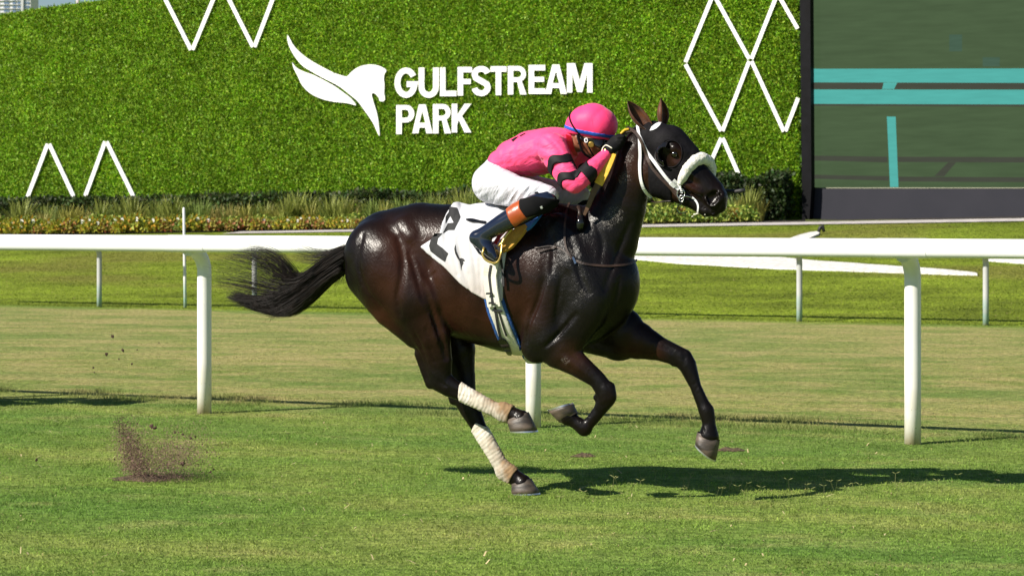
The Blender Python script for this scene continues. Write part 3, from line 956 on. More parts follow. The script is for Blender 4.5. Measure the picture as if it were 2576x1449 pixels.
def relax(V, Fq, it=2, lam=0.5):
    E = np.concatenate([Fq[:, [i, (i + 1) % 4]] for i in range(4)])
    n = len(V)
    cnt = np.bincount(E.ravel(), minlength=n).astype(float)
    for _ in range(it):
        acc = np.stack([np.bincount(E[:, 0], V[E[:, 1], k], n) + np.bincount(E[:, 1], V[E[:, 0], k], n) for k in range(3)], 1)
        V = V + lam * (acc / np.maximum(cnt, 1)[:, None] - V)
    return V

def poly_sd(xs, zs, poly):
    """signed distance of grid xs x zs to polygon (negative inside)"""
    X, Z = np.meshgrid(xs, zs, indexing='ij')
    d = np.full(X.shape, 1e9); ins = np.zeros(X.shape, bool)
    P = np.asarray(poly, float)
    for a, b in zip(P, np.roll(P, -1, 0)):
        e = b - a; L2 = e @ e + 1e-12
        t = np.clip(((X - a[0]) * e[0] + (Z - a[1]) * e[1]) / L2, 0, 1)
        d = np.minimum(d, (X - a[0] - t * e[0]) ** 2 + (Z - a[1] - t * e[1]) ** 2)
        cnd = ((a[1] > Z) != (b[1] > Z)) & (X < (b[0] - a[0]) * (Z - a[1]) / (b[1] - a[1] + 1e-12) + a[0])
        ins ^= cnd
    d = np.sqrt(d)
    return np.where(ins, -d, d)

# ---- the horse's own frame: x forward, y to its left (away from camera), z up
TH = math.radians(22)
HU = np.array([math.cos(TH), -math.sin(TH), 0.0]); HV = np.array([-math.sin(TH), -math.cos(TH), 0.0])
HO = ground(1322, 1243) + HV * 0.12
HO[2] = 0
CAMP = np.array([0, 0, CH])
def to_local(p):
    d = np.asarray(p) - HO
    return np.stack([d @ HU, -(d @ HV), d[..., 2]], -1)
def hp(px, py, off=0.0):
    r = np.array([(px - CX) / F, 1.0, -(py - CY) / F])
    t = ((HO - CAMP) @ HV + off) / (r @ HV)
    return to_local(CAMP + r * t), t
def S(px, py, off, a, b=None):
    """station: pixel centre, metres towards the camera, in-plane radius in pixels, lateral radius in metres"""
    p, t = hp(px, py, off)
    ra = a * t / F
    return (p[0], p[1], p[2], ra, ra if b is None else b)
def poly_local(pts, off):
    return [hp(p[0], p[1], off)[0][[0, 2]] for p in pts]
CAML = to_local(CAMP)
def cast(fd, px, py, iso=0.0, t0=10.5, t1=15.5, step=0.004):
    """first hit of the sight line with the surface fd=iso, in the horse's frame"""
    px = np.atleast_1d(np.asarray(px, float)); py = np.atleast_1d(np.asarray(py, float))
    r = np.stack([(px - CX) / F, np.ones_like(px), -(py - CY) / F], -1)
    ts = np.arange(t0, t1, step)
    R = np.stack([r @ HU, -(r @ HV), r[:, 2]], -1)
    out = np.zeros((len(px), 3))
    for i in range(len(px)):
        P = CAML + ts[:, None] * R[i]
        inside = np.all((P > fd.lo + fd.h) & (P < fd.lo + fd.h * (fd.n - 2)), axis=1)
        v = np.where(inside, fd.sample(P) - iso, 1.0)
        h = np.nonzero(v < 0)[0]
        if len(h) and h[0] > 0:
            j = h[0]; w = v[j - 1] / (v[j - 1] - v[j] + 1e-9)
            out[i] = P[j - 1] + (P[j] - P[j - 1]) * w
        else:
            out[i] = P[np.argmin(v)]
    return out

def place(o):
    o.location = HO; o.rotation_euler = (0, 0, -TH)
    return o

def mesh_of(name, fd, material, it=2, parent=None, iso=0.0):
    V, Q = surface_nets(fd.f - iso, fd.lo, fd.h)
    V = relax(V, Q, it)
    return new_mesh(name, V, Q, material, True, parent)

def shell(src, lo, hi, h, off, poly=None, poly_off=0.1, extra=None, side=None, lump=None):
    """offset copy of a field cut to a prism"""
    g = Field(lo, hi, h)
    X, Y, Z = np.meshgrid(*g.ax, indexing='ij')
    g.f = (src.sample(np.stack([X, Y, Z], -1)) - off).astype(np.float32)
    if lump is not None: near_only(g, lump, .06)
    if poly is not None:
        sd = poly_sd(g.ax[0], g.ax[2], poly_local(poly, poly_off))
        g.f = np.maximum(g.f, sd[:, None, :].astype(np.float32))
    if side is not None:      # keep only y < side
        g.f = np.maximum(g.f, (Y - side).astype(np.float32))
    if extra is not None:
        g.f = np.maximum(g.f, extra(X, Y, Z).astype(np.float32))
    g.f[0] = g.f[-1] = 1; g.f[:, 0] = g.f[:, -1] = 1; g.f[:, :, 0] = g.f[:, :, -1] = 1
    return g

def bounds(pts, offs=(-0.35, 0.4), pad=0.03):
    L_ = [hp(p[0], p[1], o)[0] for p in pts for o in (offs[0], offs[1])]
    L_ = np.array(L_); return L_.min(0) - pad, L_.max(0) + pad

def strap(name, fd, pts, w, off=0.004, thick=0.004, material=None, parent=None, n=None, iso=0.0, hits=None):
    P2 = spline(pts, n or max(8, int(np.linalg.norm(np.diff(np.array(pts, float)[:, :2], axis=0), axis=1).sum() / 6)))
    P = cast(fd, P2[:, 0], P2[:, 1], iso) if hits is None else hits
    Pm = P.copy()
    for _ in range(2): Pm[1:-1] = 0.25 * Pm[:-2] + 0.5 * Pm[1:-1] + 0.25 * Pm[2:]
    Nn = fd.normal(Pm, 0.02)
    for _ in range(2): Nn[1:-1] = 0.25 * Nn[:-2] + 0.5 * Nn[1:-1] + 0.25 * Nn[2:]
    Tt = np.gradient(Pm, axis=0); Tt /= np.linalg.norm(Tt, axis=1)[:, None]
    Sd = np.cross(Nn, Tt); Sd /= np.linalg.norm(Sd, axis=1)[:, None]
    Nn = np.cross(Tt, Sd)
    W = np.broadcast_to(np.asarray(w, float), (len(P),))[:, None]
    o0 = Pm + Nn * off; o1 = Pm + Nn * (off + thick)
    V = np.stack([o0 - Sd * W / 2, o0 + Sd * W / 2, o1 + Sd * W * .46, o1 - Sd * W * .46], 1).reshape(-1, 3)
    Fc = []
    for i in range(len(P) - 1):
        for k in range(4):
            Fc.append((4 * i + k, 4 * i + (k + 1) % 4, 4 * i + 4 + (k + 1) % 4, 4 * i + 4 + k))
    Fc += [(3, 2, 1, 0), tuple(4 * (len(P) - 1) + k for k in range(4))]
    return new_mesh(name, V, [f[::-1] for f in Fc], material, False, parent)

def groove(fd, pts, r=.010, depth=.004, ridge=False, k=None, n=None):
    P2 = spline(pts, n or max(4, int(np.linalg.norm(np.diff(np.array(pts, float), axis=0), axis=1).sum() / 9)))
    P = cast(fd, P2[:, 0], P2[:, 1])
    Nn = fd.normal(P, .012)
    m = len(P)
    tp = np.sin(np.linspace(.25, math.pi - .25, m)) ** .6
    dd = depth * tp
    C = P + Nn * ((-(r - dd) if ridge else (r - dd))[:, None])
    chain(fd, [(c[0], c[1], c[2], r, r) for c in C], k=(r * .8 if k is None else k), sub=not ridge, m=.03)

def free_ribbon(name, pts, widths, th_, material, parent, n=18):
    P = spline(np.array([list(hp(p[0], p[1], p[2])[0]) for p in pts]), n)
    W = np.interp(np.linspace(0, 1, n), np.linspace(0, 1, len(widths)), widths)[:, None]
    T_ = np.gradient(P, axis=0); T_ /= np.linalg.norm(T_, axis=1)[:, None]
    nn = np.array([0.12, -1.0, 0.1]); Sd = np.cross(T_, nn); Sd /= np.linalg.norm(Sd, axis=1)[:, None]
    Nn = np.cross(Sd, T_)
    V = np.stack([P - Sd * W / 2, P + Sd * W / 2, P + Sd * W * .46 + Nn * th_, P - Sd * W * .46 + Nn * th_], 1).reshape(-1, 3)
    Fc = [(4 * i + k, 4 * i + (k + 1) % 4, 4 * i + 4 + (k + 1) % 4, 4 * i + 4 + k) for i in range(n - 1) for k in range(4)]
    Fc += [(3, 2, 1, 0), tuple(4 * (n - 1) + k for k in range(4))]
    return new_mesh(name, V, Fc, material, False, parent)

def decal(name, fd, poly, off, material, parent, iso=0.0, step=4.0):
    pts = []
    for a, b in zip(poly, poly[1:] + poly[:1]):
        L_ = math.hypot(b[0] - a[0], b[1] - a[1]); k = max(1, int(L_ / step))
        pts += [(a[0] + (b[0] - a[0]) * t / k, a[1] + (b[1] - a[1]) * t / k) for t in range(k)]
    nb = len(pts)
    sx = [p[0] for p in pts]; sy = [p[1] for p in pts]
    sd_x = np.arange(min(sx), max(sx), step); sd_y = np.arange(min(sy), max(sy), step)
    sd = poly_sd(sd_x, sd_y, pts)
    inn = [(sd_x[i], sd_y[j]) for i in range(len(sd_x)) for j in range(len(sd_y)) if sd[i, j] < -step * 0.6]
    allp = [Vector(p) for p in pts + inn]
    r = geometry.delaunay_2d_cdt(allp, [(i, (i + 1) % nb) for i in range(nb)], [], 1, 1e-6)
    vx = np.array([tuple(v) for v in r[0]])
    P = cast(fd, vx[:, 0], vx[:, 1], iso)
    Nn = fd.normal(P, 0.015)
    tri = []
    for t in r[2]:
        a, b, c = P[t[0]], P[t[1]], P[t[2]]
        nn = np.cross(b - a, c - a)
        tri.append(tuple(t) if nn @ Nn[t[0]] > 0 else tuple(t)[::-1])
    return new_mesh(name, P + Nn * off, tri, material, True, parent)

# ------------------------------------------------------------------ the horse
HF = Field((-1.45, -0.48, -0.03), (1.62, 0.48, 2.36), 0.0095)
B = lambda *a: chain(HF, [S(*p) for p in a[0]], **(a[1] if len(a) > 1 else {}))
# trunk
B([(982, 640, 0, 112, .205), (1060, 632, 0, 122, .215), (1130, 648, 0, 134, .215), (1205, 693, 0, 170, .255), (1290, 711, 0, 176, .27),
   (1365, 708, 0, 178, .245), (1435, 704, 0, 168, .215), (1482, 712, 0, 132, .185)], dict(k=.02))
B([(1478, 738, .085, 84, .11), (1494, 712, .06, 82, .13)], dict(k=.05))
B([(1490, 745, -.085, 84, .11), (1506, 718, -.06, 80, .13)], dict(k=.05))
# withers and back ridge
B([(1220, 560, 0, 34, .10), (1330, 548, 0, 26, .075), (1400, 536, 0, 26, .05), (1450, 545, 0, 28, .05)], dict(k=.07))
# neck
B([(1450, 640, 0, 112, .16), (1518, 592, 0, 84, .125), (1560, 515, 0, 64, .095), (1584, 445, 0, 52, .08), (1608, 384, 0, 48, .075), (1634, 350, 0, 40, .07)], dict(k=.045))
B([(1476, 560, 0, 16, .035), (1526, 480, 0, 13, .03), (1570, 384, 0, 12, .028), (1604, 330, 0, 12, .028)], dict(k=.04))
B([(1606, 470, 0, 18, .03), (1600, 540, 0, 16, .035), (1582, 620, 0, 18, .05)], dict(k=.05))                # windpipe line
# head
B([(1642, 350, 0, 42, .082), (1680, 368, 0, 52, .096), (1712, 406, 0, 52, .082), (1750, 448, 0, 41, .060), (1788, 484, 0, 36, .055), (1801, 498, 0, 31, .055)], dict(k=.025))
for sd in (1, -1):
    B([(1650, 430, .038 * sd, 52, .044), (1668, 444, .033 * sd, 46, .044)], dict(k=.02))
B([(1655, 464, 0, 32, .06), (1705, 488, 0, 24, .048), (1745, 509, 0, 19, .040), (1778, 531, 0, 16, .04)], dict(k=.018))
for sd in (1, -1):
    B([(1802, 500, .03 * sd, 26, .03), (1811, 520, .02 * sd, 17, .03)], dict(k=.018))
    B([(1696, 374, .085 * sd, 13, .02), (1720, 386, .066 * sd, 8, .014)], dict(k=.02))          # brow
    B([(1700, 410, .078 * sd, 6, .008), (1752, 448, .058 * sd, 5, .006)], dict(k=.015))         # facial crest
    B([(1720, 462, .062 * sd, 9, .012), (1760, 486, .056 * sd, 8, .012)], dict(k=.015))         # cheek muscle
B([(1798, 534, .0, 13, .042)], dict(k=.012))
# nostrils and mouth line
for sd in (1, -1):
    B([(1789, 500, .062 * sd, 18, .026), (1800, 491, .056 * sd, 13, .026)], dict(k=.006, sub=True))
    B([(1774, 498, .056 * sd, 4.5, .006), (1783, 517, .060 * sd, 4.5, .006), (1798, 518, .061 * sd, 4.5, .006), (1811, 504, .055 * sd, 4.5, .006), (1804, 486, .054 * sd, 4, .006)], dict(k=.008))
    B([(1744, 511, .062 * sd, 2.5, .03), (1772, 528, .058 * sd, 2.5, .03), (1794, 536, .05 * sd, 2.5, .03)], dict(k=.005, sub=True))
# shoulders
for sd in (1, -1):
    B([(1400, 575, .115 * sd, 40, .06), (1440, 670, .160 * sd, 52, .06), (1472, 752, .165 * sd, 56, .06)], dict(k=.03))
    B([(1385, 720, .175 * sd, 50, .06), (1362, 815, .180 * sd, 50, .065), (1350, 872, .16 * sd, 42, .055)], dict(k=.022))
    B([(1470, 785, .15 * sd, 55, .075), (1425, 850, .15 * sd, 50, .065)], dict(k=.025))
# hindquarters
for sd in (1, -1):
    B([(945, 640, .135 * sd, 84, .12), (975, 690, .165 * sd, 92, .115)], dict(k=.04))
    B([(930, 690, .13 * sd, 66, .085), (990, 768, .15 * sd, 60, .075), (1048, 836, .145 * sd, 42, .055)], dict(k=.025))   # hamstring
    B([(1012, 572, .150 * sd, 20, .03), (1034, 596, .172 * sd, 15, .03)], dict(k=.05))         # hip bone
# near hind leg
B([(968, 668, .16, 92, .12), (1042, 752, .175, 78, .105), (1086, 842, .16, 50, .07), (1102, 905, .145, 38, .046), (1107, 955, .13, 31, .040), (1128, 971, .13, 27, .038), (1165, 990, .13, 20, .030),
   (1245, 1030, .12, 16, .028), (1266, 1036, .12, 23, .037), (1298, 1047, .12, 21, .035), (1308, 1054, .12, 26, .047)], dict(k=.02))
B([(1056, 890, .15, 15, .02), (1074, 952, .13, 10, .02), (1081, 968, .13, 11, .02)], dict(k=.015))     # hock tendon
B([(1040, 690, .185, 46, .05), (1076, 762, .20, 34, .045)], dict(k=.03))                                # stifle
B([(1092, 900, .165, 12, .012), (1112, 945, .155, 12, .014)], dict(k=.015))
# far hind leg
B([(1010, 690, -.14, 95, .12), (1100, 790, -.15, 86, .11), (1145, 880, -.14, 54, .075), (1160, 945, -.13, 38, .046), (1169, 1000, -.12, 31, .040), (1183, 1030, -.12, 28, .038), (1205, 1075, -.12, 20, .030),
   (1258, 1166, -.12, 17, .028), (1270, 1184, -.12, 23, .037), (1303, 1206, -.12, 21, .035), (1313, 1215, -.12, 25, .047)], dict(k=.02))
B([(1128, 950, -.13, 14, .022), (1140, 1008, -.12, 11, .022)], dict(k=.02))
# near fore leg (folded)
B([(1376, 850, .165, 54, .075), (1404, 880, .155, 48, .060), (1457, 920, .145, 31, .044), (1502, 954, .14, 23, .033), (1523, 984, .14, 25, .038), (1526, 1003, .14, 23, .036), (1507, 1034, .13, 17, .025),
   (1481, 1067, .13, 15, .024), (1470, 1077, .13, 21, .033), (1446, 1060, .13, 17, .030), (1430, 1049, .13, 23, .046)], dict(k=.016))
B([(1536, 972, .14, 12, .024), (1541, 998, .14, 11, .024)], dict(k=.012))                               # knee bones
B([(1500, 1000, .13, 9, .02)], dict(k=.012))
# far fore leg (reaching)
B([(1485, 800, -.13, 92, .10), (1556, 838, -.14, 70, .09), (1604, 856, -.14, 48, .066), (1664, 879, -.14, 30, .046), (1712, 898, -.14, 25, .038), (1730, 920, -.14, 23, .037), (1750, 972, -.13, 15, .025),
   (1768, 1015, -.13, 17, .026), (1777, 1033, -.13, 21, .033), (1784, 1066, -.13, 17, .030), (1783, 1096, -.13, 27, .047)], dict(k=.02))
B([(1728, 892, -.14, 12, .024), (1737, 912, -.14, 12, .024)], dict(k=.012))
B([(1696, 914, -.13, 9, .02)], dict(k=.012))
# carved hollows: flank, jugular groove, elbow crease, hip hollow, between the muscles
B([(1078, 610, .275, 20, .045), (1100, 690, .30, 22, .045), (1112, 760, .31, 16, .04)], dict(k=.045, sub=True))
B([(1050, 560, .285, 12, .03), (1080, 580, .295, 16, .035)], dict(k=.06, sub=True))
B([(1594, 500, .105, 7, .02), (1562, 600, .155, 8, .024), (1530, 690, .215, 8, .026)], dict(k=.03, sub=True))
B([(1368, 640, .255, 6, .02), (1362, 700, .262, 7, .024), (1325, 800, .285, 7, .026)], dict(k=.025, sub=True))
B([(1452, 795, .265, 5, .02), (1418, 828, .262, 6, .024), (1392, 858, .255, 6, .024)], dict(k=.018, sub=True))
B([(1425, 690, .245, 5, .016), (1425, 760, .255, 6, .02), (1412, 815, .262, 5, .02)], dict(k=.03, sub=True))
B([(1420, 890, .222, 4, .012), (1490, 946, .185, 4, .012)], dict(k=.012, sub=True))
B([(1395, 912, .222, 4, .01), (1470, 958, .188, 4, .012)], dict(k=.012, sub=True))
B([(1045, 850, .235, 5, .018), (1086, 930, .192, 5, .012)], dict(k=.018, sub=True))
B([(1070, 830, .248, 4, .016), (1098, 890, .215, 4, .012)], dict(k=.015, sub=True))
B([(1185, 1002, .165, 3, .01), (1130, 985, .172, 4, .01)], dict(k=.012, sub=True))
B([(1690, 470, .07, 4, .012), (1640, 420, .09, 3, .01)], dict(k=.02, sub=True))
for j, xx in enumerate((1150, 1178, 1206, 1236)):                                                         # faint ribs
    B([(xx, 690, .272, 3, .012), (xx + 12, 800, .272, 3, .014)], dict(k=.03, sub=True))
# fine skin folds at the flank
for j in range(7):
    B([(1036 + 5 * j, 628 + 4 * j, .262, 1.6, .01), (1052 + 3.5 * j, 672 + 3 * j, .284, 1.8, .012), (1050 + 2 * j, 720, .292, 1.6, .012)], dict(k=.008, sub=True))

G = lambda pts, r=.012, d=.006, ridge=False, k=None: groove(HF, pts, r * (1 if ridge else .85), d * (1.5 if ridge else 1.55), ridge, k if ridge else r * .45)
G([(912, 590), (902, 640), (905, 690), (925, 735), (960, 775)], .020, .007)                 # rear thigh muscle line
G([(1002, 600), (1012, 650), (1010, 700), (1000, 745), (1005, 790)], .026, .008)
G([(1030, 640), (1046, 690), (1060, 740), (1078, 790)], .016, .007)
G([(1064, 690), (1078, 700), (1090, 690), (1098, 680)], .008, .005)
G([(1066, 720), (1092, 800), (1112, 860), (1122, 900)], .020, .012)                          # thigh over belly
G([(1040, 830), (1062, 880), (1078, 925)], .010, .005)
G([(1075, 860), (1092, 905), (1112, 945)], .010, .005)
G([(1100, 958), (1130, 975), (1160, 992)], .007, .003)
G([(1448, 790), (1420, 822), (1396, 850), (1372, 872)], .014, .010)                          # forearm crease
G([(1372, 700), (1352, 760), (1330, 815), (1326, 860)], .018, .009)                          # behind the triceps
G([(1412, 700), (1404, 750), (1398, 800)], .016, .006)
G([(1432, 590), (1448, 650), (1462, 700), (1480, 740)], .022, .007)                          # shoulder blade
G([(1388, 590), (1392, 640), (1386, 690)], .018, .006)
G([(1585, 560), (1560, 620), (1538, 680), (1520, 730)], .018, .007)                          # jugular
G([(1500, 560), (1515, 610), (1510, 660)], .020, .005)
G([(1560, 700), (1545, 760), (1530, 800)], .018, .007)
G([(1416, 882), (1450, 906), (1486, 938)], .009, .005)
G([(1398, 905), (1440, 930), (1478, 955)], .009, .004)
G([(1512, 962), (1508, 980), (1512, 1000)], .007, .004)
G([(1536, 1008), (1520, 1020), (1508, 1018)], .007, .003)
G([(1655, 865), (1690, 885), (1705, 905)], .009, .004)
G([(1740, 945), (1755, 990), (1768, 1018)], .006, .003)
G([(1718, 880), (1722, 905), (1716, 925)], .007, .003)
G([(1625, 470), (1632, 430), (1628, 395)], .010, .005)                                       # jowl edge
G([(1722, 440), (1748, 462), (1768, 476)], .007, .003)
G([(1745, 478), (1760, 492), (1768, 508)], .007, .004)
for vein in ([(1402, 872), (1430, 892), (1458, 912), (1492, 940)], [(1408, 895), (1425, 905), (1432, 920), (1455, 932)], [(1130, 770), (1165, 792), (1200, 800), (1240, 822)], [(1150, 790), (1180, 830), (1215, 850)],
             [(1055, 860), (1076, 900), (1088, 940), (1120, 962)], [(1716, 452), (1738, 468), (1756, 474), (1776, 470)], [(1735, 466), (1748, 484), (1760, 490)], [(1420, 660), (1450, 720), (1462, 780), (1455, 830)],
             [(1380, 880), (1392, 900), (1410, 908)], [(1745, 930), (1758, 970), (1770, 1005)], [(1640, 862), (1675, 870), (1700, 884)]):
    G(vein, .0045, .0022, True, .004)

M_coat = mat('dark_bay_coat', (0.85, 0.85, 0.85), (1.15, 1.15, 1.15), scale=9, rough=0.34, spec=0.17, attr='col', rvar=0.12)
nt = M_coat.node_tree; N, L = nt.nodes, nt.links
bs = N['Principled BSDF']; tc = [n for n in N if n.type == 'TEX_COORD'][0]
# fine hair lines and wet, wrinkled relief
mr_ = N.new('ShaderNodeMapping'); mr_.inputs['Rotation'].default_value = (0, math.radians(-55), 0)
mp = N.new('ShaderNodeMapping'); mp.inputs['Scale'].default_value = (16, 60, 85)
L.new(tc.outputs['Object'], mr_.inputs[0]); L.new(mr_.outputs[0], mp.inputs[0])
def noise(scale, detail, vec, dist=0.0):
    n = N.new('ShaderNodeTexNoise'); n.inputs['Scale'].default_value = scale; n.inputs['Detail'].default_value = detail; n.inputs['Distortion'].default_value = dist
    L.new(vec, n.inputs[0]); return n.outputs[0]
def math_n(op, a, b, clamp=False):
    n = N.new('ShaderNodeMath'); n.operation = op; n.use_clamp = clamp
    for i, v in ((0, a), (1, b)):
        if isinstance(v, (int, float)): n.inputs[i].default_value = v
        else: L.new(v, n.inputs[i])
    return n.outputs[0]
oc = tc.outputs['Object']
hair_n = noise(1.0, 5, mp.outputs[0], .6)
lump_n = noise(20, 5, oc, 1.5)
at2 = N.new('ShaderNodeAttribute'); at2.attribute_name = 'sweat'
wet_n = noise(52, 6, oc, 3.0)
fine_n = noise(95, 4, oc, 2.0)
h1 = math_n('ADD', math_n('MULTIPLY', hair_n, 1.0), math_n('MULTIPLY', lump_n, 1.3))
h2 = math_n('ADD', h1, math_n('MULTIPLY', math_n('MULTIPLY', wet_n, at2.outputs['Fac']), 1.3))
bp = N.new('ShaderNodeBump'); bp.inputs['Strength'].default_value = 0.5; bp.inputs['Distance'].default_value = 0.0034
L.new(h2, bp.inputs['Height']); L.new(bp.outputs[0], bs.inputs['Normal'])
# sweat-wet hair is glossier; dried lather leaves grey flecks along the neck
spv = math_n('ADD', math_n('MULTIPLY', at2.outputs['Fac'], 0.10), 0.12)
L.new(spv, bs.inputs['Specular IOR Level'])
at3 = N.new('ShaderNodeAttribute'); at3.attribute_name = 'lather'
th = N.new('ShaderNodeMapRange'); th.inputs[1].default_value = 0.52; th.inputs[2].default_value = 0.62; th.inputs[4].default_value = 0.5
L.new(math_n('MULTIPLY', fine_n, at3.outputs['Fac']), th.inputs[0])
mx = N.new('ShaderNodeMix'); mx.data_type = 'RGBA'
L.new(th.outputs[0], mx.inputs[0]); L.new(bs.inputs['Base Color'].links[0].from_socket, mx.inputs[6]); mx.inputs[7].default_value = (0.30, 0.27, 0.25, 1)
L.new(mx.outputs[2], bs.inputs['Base Color'])

bs.inputs['Coat Weight'].default_value = 0.13; bs.inputs['Coat Roughness'].default_value = 0.20; L.new(bp.outputs[0], bs.inputs['Coat Normal'])
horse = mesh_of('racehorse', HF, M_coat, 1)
place(horse)
tag(horse, 'near-black racehorse galloping to the right with its hind legs bandaged', 'horse')
HVt = np.zeros(len(horse.data.vertices) * 3, np.float32); horse.data.vertices.foreach_get('co', HVt); HVt = HVt.reshape(-1, 3)
def blob(pts, rad):
    """soft patches (pixel centres, side offset) on the coat"""
    w = np.zeros(len(HVt))
    for (px_, py_, off, r) in pts:
        p, t = hp(px_, py_, off); rr = r * t / F
        w = np.maximum(w, np.exp(-((HVt - p) ** 2).sum(1) / (2 * rr * rr)))
    return np.clip(w, 0, 1)
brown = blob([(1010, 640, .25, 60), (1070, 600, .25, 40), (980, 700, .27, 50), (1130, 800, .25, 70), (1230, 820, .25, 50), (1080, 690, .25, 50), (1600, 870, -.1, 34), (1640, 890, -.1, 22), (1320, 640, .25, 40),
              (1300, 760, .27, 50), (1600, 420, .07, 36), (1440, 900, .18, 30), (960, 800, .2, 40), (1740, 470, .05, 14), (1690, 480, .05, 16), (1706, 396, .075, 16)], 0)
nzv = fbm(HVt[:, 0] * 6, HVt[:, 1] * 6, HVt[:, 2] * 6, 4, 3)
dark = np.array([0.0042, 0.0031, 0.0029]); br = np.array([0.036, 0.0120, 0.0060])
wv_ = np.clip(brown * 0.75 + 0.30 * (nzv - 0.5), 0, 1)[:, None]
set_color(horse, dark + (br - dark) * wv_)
sweat = blob([(1545, 545, .1, 50), (1575, 440, .08, 44), (1500, 640, .17, 55), (1440, 620, .2, 80), (1470, 730, .2, 66), (1400, 640, .2, 60), (1425, 900, .19, 40), (1380, 660, .2, 60), (1460, 560, .13, 50), (1560, 380, .07, 34), (1350, 850, .22, 40)], 0)
lather = blob([(1548, 540, .1, 30), (1572, 450, .08, 24), (1585, 400, .07, 18), (1530, 560, .1, 26), (1470, 740, .2, 22), (1424, 905, .19, 18), (1435, 640, .2, 22)], 0)
for nm_, val in (('sweat', sweat), ('lather', np.clip(lather * 1.15, 0, 1))):
    a_ = horse.data.attributes.new(nm_, 'FLOAT', 'POINT'); a_.data.foreach_set('value', val.astype(np.float32))

# ---- eyes, ears
M_eye = mat('dark_eye', (0.006, 0.004, 0.003), (0.012, 0.008, 0.005), rough=0.06, spec=0.8)
def ball(name, c, r, material, parent, seg=16, sc=(1, 1, 1)):
    V, Fc = [], []
    for i in range(seg // 2 + 1):
        t = math.pi * i / (seg // 2)
        for k in range(seg):
            a = 2 * math.pi * k / seg
            V.append((c[0] + r * sc[0] * math.sin(t) * math.cos(a), c[1] + r * sc[1] * math.sin(t) * math.sin(a), c[2] + r * sc[2] * math.cos(t)))
    for i in range(seg // 2):
        for k in range(seg):
            Fc.append((i * seg + k, (i + 1) * seg + k, (i + 1) * seg + (k + 1) % seg, i * seg + (k + 1) % seg))
    return new_mesh(name, V, Fc, material, True, parent)
for sd in (1, -1):
    ball('eye', hp(1697, 388, .083 * sd)[0], 0.021, M_eye, horse)
M_ear = mat('ear_brown', (0.11, 0.038, 0.014), (0.03, 0.012, 0.007), scale=14, rough=0.55, spec=0.3, sheen=0.2, bump=.3, bscale=120)
def ear(base, tip, w, face, bend):
    A, Bp = np.array(base), np.array(tip)
    ax = Bp - A; L_ = np.linalg.norm(ax); ax /= L_
    f = np.array(face, float); f -= ax * (f @ ax); f /= np.linalg.norm(f)
    s = np.cross(ax, f)
    V, Fc = [], []; n = 9; rings = 14
    for i in range(rings + 1):
        t = i / rings
        wt = w * (0.62 + 1.1 * t * (1 - t) * 1.5) * (1 - t ** 2.6) ** 0.8 if t < 1 else 0.0008
        c = A + ax * L_ * t + np.array(bend) * math.sin(math.pi * t)
        for k in range(n):
            a = math.radians(-118 + 236 * k / (n - 1))
            V.append(c + wt * (-math.cos(a) * f * 0.85 + math.sin(a) * s))
        for k in range(n - 1, -1, -1):
            a = math.radians(-118 + 236 * k / (n - 1))
            V.append(c + wt * 0.80 * (-math.cos(a) * f * 0.85 + math.sin(a) * s) + f * wt * .04)
    m = 2 * n
    for i in range(rings):
        for k in range(m):
            Fc.append((i * m + k, i * m + (k + 1) % m, (i + 1) * m + (k + 1) % m, (i + 1) * m + k))
    return new_mesh('ear', V, Fc, M_ear, True, horse)
ear(hp(1632, 322, .055)[0], hp(1578, 253, .085)[0], .045, (0.45, -0.85, 0.35), (-.008, 0, .004))
ear(hp(1668, 312, -.05)[0], hp(1663, 247, -.065)[0], .040, (0.85, -0.25, 0.1), (.006, 0, 0))

